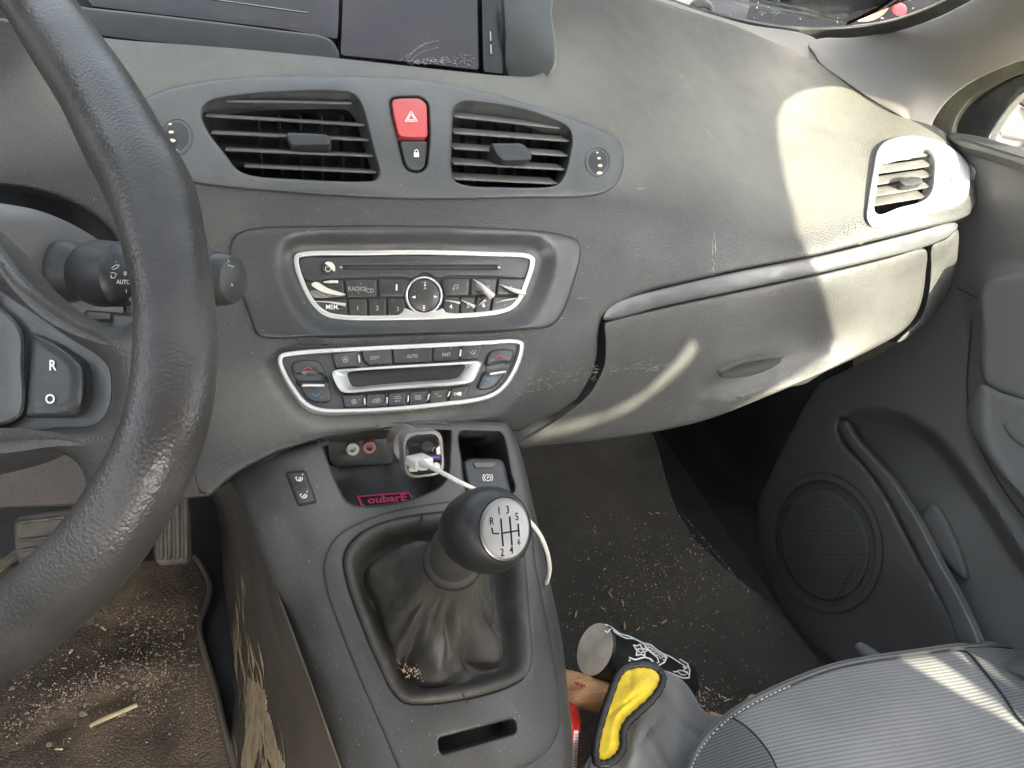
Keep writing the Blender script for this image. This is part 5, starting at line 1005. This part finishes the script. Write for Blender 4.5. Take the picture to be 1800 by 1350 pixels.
def cuppt(uv, h=.0006):
    """meet the tapered cup wall from the eye, then lift the mark off it"""
    out = []
    for r in ray(uv):
        o = EYE-ca; oa = o.dot(cax); ra = r.dot(cax); k = (r1-r0)/Lc
        op = o-cax*oa; rp = r-cax*ra; rad = lambda t: r0+k*(oa+ra*t)+h
        A = rp@rp-(k*ra)**2; B = 2*(op@rp-k*ra*(r0+h+k*oa)); C = op@op-(r0+h+k*oa)**2; D = B*B-4*A*C
        t = (-B-math.sqrt(max(D, 0)))/(2*A); out.append(EYE+r*t)
    return np.array(out)
class CupS:
    def up(s, uv, h): return cuppt(np.atleast_2d(uv), .0005)
cs_ = CupS()
def k9(x, y): return (950+x/3.6, 1000+y/3.6)
b = MB()
def ck(pts, w): b.ribbon(dens(np.array([k9(*p) for p in pts]), 2, False), w*1.25, cs_, 0)
star = [(590, 480), (612, 488), (632, 475), (640, 500), (680, 512), (658, 528), (662, 552), (640, 540), (606, 548), (612, 520), (588, 480)]
ck(star, 1.6); ck([(615, 505), (640, 508), (655, 518), (640, 530), (625, 528), (615, 505)], 1.1)
ck([(405, 350), (440, 362), (470, 385), (500, 410), (560, 425), (600, 445)], 1.7); ck([(408, 390), (425, 402), (445, 378)], 1.7)
ck([(455, 385), (500, 420), (545, 440), (590, 442)], 1.4)
ck([(560, 560), (600, 575), (660, 558), (700, 570), (730, 610), (720, 625), (640, 612), (580, 600), (560, 575)], 2)
ck([(600, 445), (650, 470), (690, 520), (740, 560), (750, 590), (720, 600), (690, 565)], 1.7); ck([(660, 470), (700, 480), (740, 515), (780, 540), (800, 560), (785, 590), (750, 610)], 2)
for i in range(6): ck([(668+i*22, 480+i*15), (690+i*22, 492+i*15), (680+i*20, 505+i*15), (662+i*22, 494+i*15)], 1.1)
ck([(710, 640), (800, 650), (850, 670), (900, 690), (940, 690), (945, 640), (930, 600), (880, 570)], 1.8); ck([(895, 600), (920, 620), (905, 645), (935, 655)], 1.4); ck([(840, 650), (870, 650), (890, 670), (920, 670)], 1.3)
ck([(760, 530), (800, 545), (830, 560), (870, 585), (890, 600)], 1.5); ck([(900, 585), (935, 600), (925, 630), (900, 620)], 1.5); ck([(850, 655), (880, 640), (915, 650), (940, 670)], 1.2)
build(b, 'star_drawing', M['white'], CUP, merge=False)
# hammer handle
HH = thing('wooden_handle', 'worn wooden tool handle with red paint marks beside the console', 'tool handle', EYE+ray([(1035, 1225)])[0]*.93)
hp = [(((960, 1200)), .90), (((1010, 1212)), .905), (((1075, 1228)), .93), (((1180, 1262)), .97), (((1260, 1275)), 1.0)]
b = MB(); b.tube([EYE+ray([q])[0]*d for q, d in hp], [.019, .020, .0185, .014, .013], 14); build(b, 'shaft', wood, HH)
HS = Surf([(990, 1190, 'd', .87), (1070, 1210, 'd', .88), (1010, 1240, 'd', .87)])
b = MB(); 
hpts = [EYE+ray([q])[0]*(d-.0215) for q, d in (((1012, 1200), .905), ((1030, 1206), .912))]
for i in range(7): b.ball(hpts[0]+(hpts[1]-hpts[0])*i/6+np.array([0, 0, .0016])*math.sin(i*3), .0016+.0008*math.sin(i*2), 6)
build(b, 'paint_marks', simple('red_marks', (.45, .12, .10), .6), HH)
for lab, pts in (('small wooden block peeping over the stitched seat edge', [(1312, 1240), (1314, 1224), (1322, 1219), (1331, 1223), (1334, 1236)]), ('thin orange wooden strip lying between grey leather and seat', [(1245, 1250), (1262, 1254), (1282, 1262), (1272, 1266), (1256, 1260)])):
    s_ = Surf([(1200, 1200, 'd', 1.0), (1400, 1200, 'd', 1.02), (1300, 1300, 'd', .96)]); b = MB(); b.plate(rr(pts, 2), s_, h=0, bev=.003, depth=.02); solo(b, 'wood_piece', wood, lab, 'wood piece', 'loose bits of wood by the seat')
# grey suede
GS = Surf([(1110, 1160, 'd', .93), (1180, 1180, 'd', .93), (1240, 1230, 'd', .95), (1285, 1268, 'd', .955), (1120, 1260, 'd', .86), (1180, 1330, 'd', .84), (1060, 1340, 'd', .83), (1250, 1300, 'd', .91), (1100, 1420, 'd', .80), (1200, 1400, 'd', .83)],
    [bump(1135, 1290, 8, 40, .006, .7), bump(1180, 1230, 12, 50, -.008, -.6), bump(1220, 1290, 8, 50, .006, -.9), bump(1115, 1315, 9, 45, -.007, .3), bump(1160, 1330, 8, 40, .006, -.5)])
b = MB(); b.plate(sm([(1120, 1178), (1160, 1176), (1185, 1186), (1206, 1202), (1222, 1225), (1236, 1248), (1262, 1258), (1290, 1266), (1270, 1300), (1215, 1330), (1205, 1430), (1020, 1430), (1030, 1350), (1060, 1290)], 5), GS, h=.002, bev=.006, depth=.02, res=6, nb=4)
solo(b, 'suede_glove', suede, 'crumpled grey suede cloth under the yellow pad', 'glove')
YP = thing('yellow_pad', 'yellow plush pad with black piping resting against the console', 'pad', EYE+ray([(1075, 1330)])[0]*.83)
YS = Surf([(1130, 1170, 'd', .875), (1165, 1190, 'd', .875), (1070, 1240, 'd', .84), (1130, 1250, 'd', .84), (1050, 1330, 'd', .80), (1085, 1340, 'd', .80)], [bump(1100, 1235, 6, 40, .003, .9), bump(1110, 1180, 5, 30, .002, .2)])
yo = sm([(1112, 1172), (1130, 1170), (1150, 1175), (1162, 1190), (1158, 1208), (1140, 1232), (1118, 1252), (1100, 1270), (1092, 1290), (1092, 1312), (1084, 1328), (1066, 1340), (1052, 1338), (1049, 1320), (1054, 1290), (1064, 1255), (1076, 1220), (1088, 1190), (1098, 1177)], 5)
b = MB(); b.plate(yo, YS, h=.004, bev=.004, depth=.012, res=4, nb=4, bulge=.006, step=4); build(b, 'plush', yel, YP)
b = MB(); pl = YS.up(inset(yo, -3), .003); k_ = np.arange(len(pl)); b.tube(np.r_[pl, pl[:1]], np.r_[.0044+.0006*np.sin(k_*2.1), .0044], 10, cap=False); build(b, 'piping', simple('black_satin', (.015, .015, .016), .4, 120, .3), YP)
# red can
RC = thing('red_bottle', 'red bottle with white striped label standing behind the console', 'bottle', EYE+ray([(1005, 1400)])[0]*.84)
rt = EYE+ray([(997, 1258)])[0]*.86; rb = EYE+ray([(985, 1500)])[0]*.92; ra_ = rb-rt; Lr = np.linalg.norm(ra_); ra_ /= Lr
b = MB(); b.lathe(rt, ra_, [(-.013, .004), (-.012, .008), (-.006, .0125), (.004, .0148), (.012, .0155), (Lr, .0155)], 30); build(b, 'bottle_body', mat('red_plastic', (.62, .03, .02), .35), RC)
class CylS:
    def up(s, uv, h):
        out = []
        for r in ray(np.atleast_2d(uv)):
            o = EYE-rt; op = o-ra_*o.dot(ra_); rp = r-ra_*r.dot(ra_); Rr = .0155+.0004+h; A = rp@rp; B = 2*op@rp; C = op@op-Rr**2; D = max(B*B-4*A*C, 0); out.append(EYE+r*((-B-math.sqrt(D))/(2*A)))
        return np.array(out)
b = MB(); b.ribbon(dens([(1013, 1284), (1010, 1340), (1006, 1390)], 4, False), 8, CylS(), 0); lbl = build(b, 'label', M['white'], RC, merge=False)
b = MB()
for y in range(1292, 1350, 5): b.ribbon([(1011-(y-1290)*.05, y), (1015.5-(y-1290)*.05, y-1)], 1.3, CylS(), .0004)
build(b, 'label_stripes', M['dark'], lbl, merge=False)
# ---- debris
strawm = simple('straw', (.50, .39, .24), .7, 60, .2); stonem = simple('stone', (.17, .155, .14), .8, 80, .3)
def stick(u0, v0, u1, v1, w, S, label, m_=strawm, name='straw', cat='straw'):
    b = MB(); P0 = S.P(u0, v0, .005); P1 = S.P(u1, v1, .005); b.tube([P0, (P0*2+P1)/3+[0, 0, .001], (P0+P1*2)/3, P1], [w*.8, w, w, w*.9], 7); return solo(b, name, m_, label, cat, 'straws and splinters on the driver mat')
stick(158, 1276, 241, 1239, .0027, SFL, 'longest pale wooden splinter on the driver mat', name='wood_splinter', cat='splinter')
stick(178, 1102, 186, 1108, .0012, SFL, 'tiny straw just below the steering wheel rim'); stick(97, 1317, 110, 1317, .0012, SFL, 'short straw near the bottom left corner of the mat')
stick(122, 1149, 127, 1142, .0014, SFL, 'short upright straw beside the wheel rim'); stick(169, 1196, 169, 1182, .0009, SFL, 'thin straw above the long splinter')
for (u, v, r, lab) in ((147, 1254, .0060, 'dark grey pebble left end of the splinter'), (216, 1255, .0052, 'grey pebble under the middle of the splinter'), (150, 1238, .0035, 'reddish pebble above the dark grey pebble'), (238, 1209, .0045, 'pale pebble above the right end of the splinter'), (313, 1202, .0040, 'tan pebble near the mat crease'),
                       (86, 1308, .0042, 'grey brown pebble near the bottom of the mat'), (21, 1210, .0040, 'pale pebble at the left photo edge'), (108, 1124, .0036, 'tan crumb by the wheel rim'), (105, 1231, .0030, 'dark pebble lying in the tan dirt streak')):
    b = MB(); b.ball(SFL.P(u, v, .003), r*.8, 10, (1, .8, .7), jit=.18); solo(b, 'pebble', stonem, lab, 'pebble', 'pebbles on the driver mat')
def grit(S, n, gen, name, m_, lab, smin=.0006, smax=.0022, long=.2):
    b = MB()
    UV = np.array([gen() for _ in range(n)]); RR = smin+(smax-smin)*rng.rand(n)**3; PP = S.up(UV, .004+RR*.4)
    for k in range(n):
        r = RR[k]; p = PP[k]
        if rng.rand() < long: a = rng.rand()*3.1; L_ = r*(3+5*rng.rand()); ax_ = np.array([math.cos(a), math.sin(a), 0]); ay_ = np.array([-math.sin(a), math.cos(a), 0]); b.box(p, ax_, ay_, [0, 0, 1], L_/2, r*.4, r*.4)
        else:
            q = rng.randn(6, 3)*.12; vv = (np.array([(1, 0, 0), (-1, 0, 0), (0, 1, 0), (0, -1, 0), (0, 0, 1), (0, 0, -.6)])+q)*r+p
            b.add(vv, [(0, 2, 4), (2, 1, 4), (1, 3, 4), (3, 0, 4), (2, 0, 5), (1, 2, 5), (3, 1, 5), (0, 3, 5)])
    o = solo(b, name, m_, lab, None, kind='stuff'); o.data.shade_flat(); return o
def gdrv():
    t = rng.rand()
    if t < .45: u, v = 270+rng.randn()*45, 1150+rng.randn()*50
    elif t < .7: u, v = 130+rng.randn()*80, 1210-.35*0+rng.randn()*30
    elif t < .85: s_ = rng.rand(); u, v = s_*200, 1290-s_*110+rng.randn()*9
    else: u, v = rng.rand()*360, 1060+rng.rand()*290
    return min(max(u, -20), 345), min(max(v, 1020), 1390)
grit(SFL, 1500, gdrv, 'grit', strawm, 'pale grit and husks scattered on the driver mat', .0003, .0011, .1)
grit(SFL, 500, gdrv, 'grit', stonem, 'dark grit scattered on the driver mat', .0006, .0026, .05)
def gpas():
    t = rng.rand()
    if t < .45: u, v = 1180+rng.randn()*70, 1010+rng.randn()*50
    elif t < .7: u, v = 1080+rng.randn()*60, 1060+rng.randn()*50
    else: u, v = 1000+rng.rand()*380, 900+rng.rand()*340
    v = max(v, 880); u = min(max(u, 950), 1180+(v-880)*.85)
    return u, v
grit(SPF, 1300, gpas, 'crumbs', strawm, 'pale crumbs scattered over the passenger mat', .0003, .0012, .08)
def gpas2(): return 1225+rng.randn()*40, 1230+rng.randn()*18
grit(SPF, 220, gpas2, 'crumbs', strawm, 'tan crumbs heaped beside the black cup', .0005, .0018, .15)
def gboot():
    t = rng.rand(); return (706+t*60+rng.randn()*5, 1172+14*math.sin(t*2.2)+rng.randn()*5)
dbt = CS.moved(lambda uv: np.full(len(uv), .007))
grit(dbt, 110, gboot, 'boot_crumbs', strawm, 'sandy crumbs gathered in the fold of the gear boot', .0004, .0012, .1)
for (u, v, lab) in ((1072, 1046, 'curled dry leaf scrap furthest up the passenger mat'), (1094, 1060, 'curved orange scrap left of the dust trail'), (1167, 1094, 'bent orange leaf scrap right above the black cup'), (1012, 1080, 'curled brown scrap beside the console edge'), (1097, 1100, 'small round tan crumb above the black cup')):
    b = MB(); c = SPF.P(u, v, .006); a = rng.rand()*3; d = np.array([math.cos(a), math.sin(a), 0]); b.tube(sm([c-d*.006, c+[0, 0, .002], c+d*.005+[.002, .001, 0]], 3, False), [.0006, .001, .0014, .0016, .0014, .001, .0006][:7], 6); solo(b, 'leaf_scrap', simple('dry', (.42, .24, .13), .7), lab, 'leaf scrap', 'dry scraps on the passenger mat')
# ================================================================ OUTSIDE
asph = simple('dry_earth', (.24, .20, .15), .85, 3, .3, bump_=.5, bd=.01)
b = MB(); b.add(np.array([(-200, -200, -.05), (200, -200, -.05), (200, 200, -.05), (-200, 200, -.05)]), [(0, 1, 2, 3)]); solo(b, 'ground', asph, None, None, kind='structure')
b = MB(); b.add(np.array([(-60, 1.9, -.046), (60, 1.9, -.046), (60, 60, -.046), (-60, 60, -.046)]), [(0, 1, 2, 3)]); solo(b, 'road', simple('asphalt', (.035, .034, .033), .85, 3, .3, bump_=.5, bd=.01), None, None, kind='structure')
CWU = Surf([(1150, -40, 'z', .90), (1440, 60, 'z', .88), (1700, 0, 'z', .90)])
b = MB(); b.add(np.array([(-.8, 1.15, .93), (1.15, 1.15, .93), (1.15, 1.62, .86), (-.8, 1.62, .86)]), [(0, 1, 2, 3)]); b.add(np.array([(-.8, 1.15, .93), (1.15, 1.15, .93), (1.15, 1.15, .5), (-.8, 1.15, .5)]), [(0, 1, 2, 3)])
solo(b, 'cowl_panel', simple('cowl', (.035, .037, .037), .5, 12, .4), 'dark scuttle panel outside at the base of the windscreen', 'cowl')
bodym = mat('car_paint', (.03, .032, .035), .3, coat=.6, dust=.4, dcol=(.15, .15, .14))
b = MB(); b.add(np.array([(-.8, 1.625, .94), (1.15, 1.625, .94), (1.12, 2.5, .82), (-.75, 2.5, .82)]), [(0, 1, 2, 3)]); b.add(np.array([(-.8, 1.625, .94), (1.15, 1.625, .94), (1.15, 1.625, .84), (-.8, 1.625, .84)]), [(0, 1, 2, 3)])
solo(b, 'bonnet', bodym, 'dark car bonnet in front of the windscreen', 'bonnet')
WP = Surf([(1150, -30, 'y', 1.24), (1440, 50, 'y', 1.24), (1700, 0, 'y', 1.22)])
SKR = thing('round_badge', 'round tan paper disc with red rim stuck low on the windscreen', 'sticker', WP.P(1510, 35))
b = MB(); b.plate(circ(1516, -14, 54, 52, 40, .3), WP, h=.001, bev=.0005, depth=.001); build(b, 'red_rim', mat('rimred', (.75, .12, .06), .5), SKR)
b = MB(); b.plate(circ(1502, -18, 50, 56, 40, -.4), WP, h=.003, bev=.0005, depth=.001); build(b, 'paper_disc', simple('tan_paper', (.62, .52, .38), .7, 40, .25), SKR)
b = MB(); b.plate(circ(1581, 17, 13, 11, 20), WP, h=.004, bev=.002, depth=.004); build(b, 'red_tab', mat('tabred', (.6, .02, .03), .3), SKR)
b = MB(); text(b, 'QD', 1362, 20, 12, WP, .001, (-1, -.1), (.1, -1)); text(b, 'AJSRI', 1340, 22, 6, WP, .001, (-1, -.1), (.1, -1)); solo(b, 'glass_marking', M['dark'], 'small dark printed characters on the windscreen glass', 'marking')
b = MB(); b.plate(circ(1233, 18, 22, 20, 30), WP, h=.001, bev=.004, depth=.003, holes=[circ(1236, 22, 10, 8, 20)]); solo(b, 'cowl_cap', M['doorl'], 'round grey cap on the dark panel beyond the windscreen', 'cap')
b = MB()
for k in range(90):
    u, v = 1170+rng.rand()*500, -20+rng.rand()*70; p = WP.P(u, v, .002*rng.rand()); r = .0008+.0022*rng.rand()**3; a = rng.rand()*3.1; t1 = rng.randn(3); t1 /= np.linalg.norm(t1); t2 = np.cross(t1, rng.randn(3)); t2 /= np.linalg.norm(t2); b.add([p-t1*r*1.5, p+t2*r*.7, p+t1*r*1.5, p-t2*r*.5+np.cross(t1, t2)*r*.3], [(0, 1, 2), (0, 2, 3)])
solo(b, 'leaf_litter', simple('litter', (.62, .55, .36), .7, 60, .4), 'pale leaf specks scattered over the windscreen base', None, kind='stuff')
# parked car seen through the quarter window
PCAR = thing('parked_car', 'dark car with silver alloy wheel parked outside the passenger window', 'car', (4.1, 2.75, -.05))
wc = EYE+ray([(1752, 230)])[0]*4.4; wd = np.array([-.8, -.6, 0]); wd = wd/np.linalg.norm(wd); wt = np.cross([0, 0, 1], wd)
rw = 52*4.4/F
carp = mat('car_paint_dark', (.02, .022, .026), .25, coat=.7)
b = MB(); prof = []
side = [(-1.6, .25), (-1.62, .62), (-1.4, .80), (-.7, .92), (-.35, 1.35), (1.1, 1.40), (1.9, .95), (2.4, .85), (2.45, .3)]
def cpt(s_, z, o): return wc*[1, 1, 0]+[0, 0, z-.05]+wt*s_-wd*o
A = np.array([cpt(s_, z, .02) for s_, z in side]); B_ = np.array([cpt(s_, z, 1.7) for s_, z in side]); b.strip(A, B_); b.fan(A); b.fan(B_); build(b, 'body', carp, PCAR)
b = MB(); b.lathe(wc, wd, [(-.2, rw*1.32), (.01, rw*1.34), (.035, rw*1.28), (.04, rw*1.1), (.03, rw*1.02), (-.02, rw*1.0), (-.06, rw*.9)], 48); tw = build(b, 'tyre', M['rubber'], PCAR)
b = MB(); b.lathe(wc, wd, [(.025, rw*1.03), (.036, rw*1.0), (.03, rw*.95), (-.03, rw*.93)], 48); bk = MB(); bk.lathe(wc, wd, [(-.05, rw*.96), (-.05, .001)], 30); build(bk, 'brake_disc', M['dark'], PCAR)
rimm = mat('alloy', (.30, .26, .25), .5, metal=.3)
wh = build(b, 'rim', rimm, PCAR)
for k in range(5):
    for s_ in (-.14, .14):
        a = k*2*math.pi/5+.3; c0 = wc+wd*.03+(wt*math.cos(a)+np.array([0, 0, 1])*math.sin(a))*rw*.15; c1 = wc+wd*.03+(wt*math.cos(a+s_)+np.array([0, 0, 1])*math.sin(a+s_))*rw*.97; b = MB(); b.tube([c0, c1], [.022, .016], 8); build(b, 'spoke', rimm, wh)
b = MB(); b.lathe(wc, wd, [(.0, rw*.2), (.045, rw*.18), (.05, .001)], 24); build(b, 'hub_cap', rimm, wh)
# ================================================================ BODY SHELL (out of view; roof and sides, some openings shaped to place the sun patches)
XW = 1.22
def toX(S, pts):
    P_ = S.pt(np.array(pts, float)); t = (XW-P_[:, 0])/SUN[0]; q = P_+SUN*t[:, None]; return q[:, 1:]
litA = toX(S0, [(1560, 162), (1500, 152), (1440, 150), (1395, 157), (1365, 176), (1351, 205), (1351, 260), (1361, 330), (1373, 405), (1392, 445), (1414, 500), (1434, 560), (1440, 590), (1428, 622), (1385, 655), (1262, 728)])
litS1 = toX(PSs, [(1558, 1161), (1625, 1145), (1700, 1195), (1800, 1278), (1860, 1330), (1860, 1350), (1800, 1308), (1717, 1258), (1606, 1189)])
litS2 = toX(PSs, [(1640, 1141), (1690, 1137), (1730, 1175), (1775, 1240), (1740, 1215), (1690, 1175)])

litB = [(1213, 598), (1224, 612), (1222, 635), (1205, 660), (1160, 700), (1100, 742), (1000, 778), (930, 792), (900, 790), (960, 752), (1060, 728), (1130, 690), (1180, 640)]
ZR = 1.72
P_ = S0.pt(np.array(litB, float)); t_ = (ZR-P_[:, 2])/SUN[2]; litR = (P_+SUN*t_[:, None])[:, :2]  # roof hole added so a crescent of sun reaches the glovebox
def panel(outer, holes, f3, name, m, label, cat, th=.02, nrm=(1, 0, 0)):
    loops = [np.array(outer, float)]+[np.array(h, float) for h in holes]; pts = []; con = []
    for q in loops:
        i0 = len(pts); pts += [tuple(x) for x in q]; con += [(i0+i, i0+(i+1) % len(q)) for i in range(len(q))]
    V, _e, Fc, *_ = delaunay_2d_cdt([Vector(p) for p in pts], con, [], 0, 1e-6); V = np.array([(p.x, p.y) for p in V]); Fc = np.array([f for f in Fc])
    cen = V[Fc].mean(1); k = sdist(cen, loops[0]) < 0
    for q in loops[1:]: k &= sdist(cen, q) > 0
    A = np.array([f3(*p) for p in V]); b = MB(); b.add(A, Fc[k]); b.add(A+np.array(nrm)*th, Fc[k])
    for q in loops: L3 = np.array([f3(*p) for p in q]); b.strip(L3, L3+np.array(nrm)*th)
    return solo(b, name, m, label, cat)
trimm = mat('shell_trim', (.28, .27, .25), .7)
opA = [tuple(p) for p in litA if p[0] < .50]+[(-1.0, 1.44), (-.9, 1.37), (-.45, 1.17), (-.1, 1.05), (.1, .97), (.50, .96)]  # opening outline follows the wanted sun patch, traced back along the sun
opA = [(.50, 1.23)]+opA
panel([(-2.2, .2), (1.12, .2), (1.12, .93), (.60, .93), (.60, 1.34), (.05, 1.72), (-2.2, 1.72)], [opA, litS1, litS2], lambda y, z: (XW, y, z), 'body_side', trimm, 'passenger side wall of the car with openings shaped to cast the sun patches', 'car side')
panel([(-2.2, .2), (1.12, .2), (1.12, .93), (.05, 1.72), (-2.2, 1.72)], [[(-2.0, .98), (-.75, .98), (-.75, 1.45), (-2.0, 1.4)], [(-.6, .98), (.95, .98), (.40, 1.46), (-.6, 1.46)]], lambda y, z: (-.66, y, z), 'body_side', trimm, 'driver side wall of the car with its window openings', 'car side', nrm=(-1, 0, 0))
panel([(-.68, -2.2), (1.24, -2.2), (1.24, .05), (-.68, .05)], [litR], lambda x, y: (x, y, ZR), 'roof', trimm, 'pale roof lining above the cabin with an opening shaped for a sun patch', 'car roof', nrm=(0, 0, 1))
panel([(-.68, .2), (1.24, .2), (1.24, 1.72), (-.68, 1.72)], [[(-.5, .98), (.95, .98), (.85, 1.48), (-.4, 1.48)]], lambda x, z: (x, -2.2, z), 'tailgate', trimm, 'rear wall of the car with its window opening', 'tailgate', nrm=(0, -1, 0))
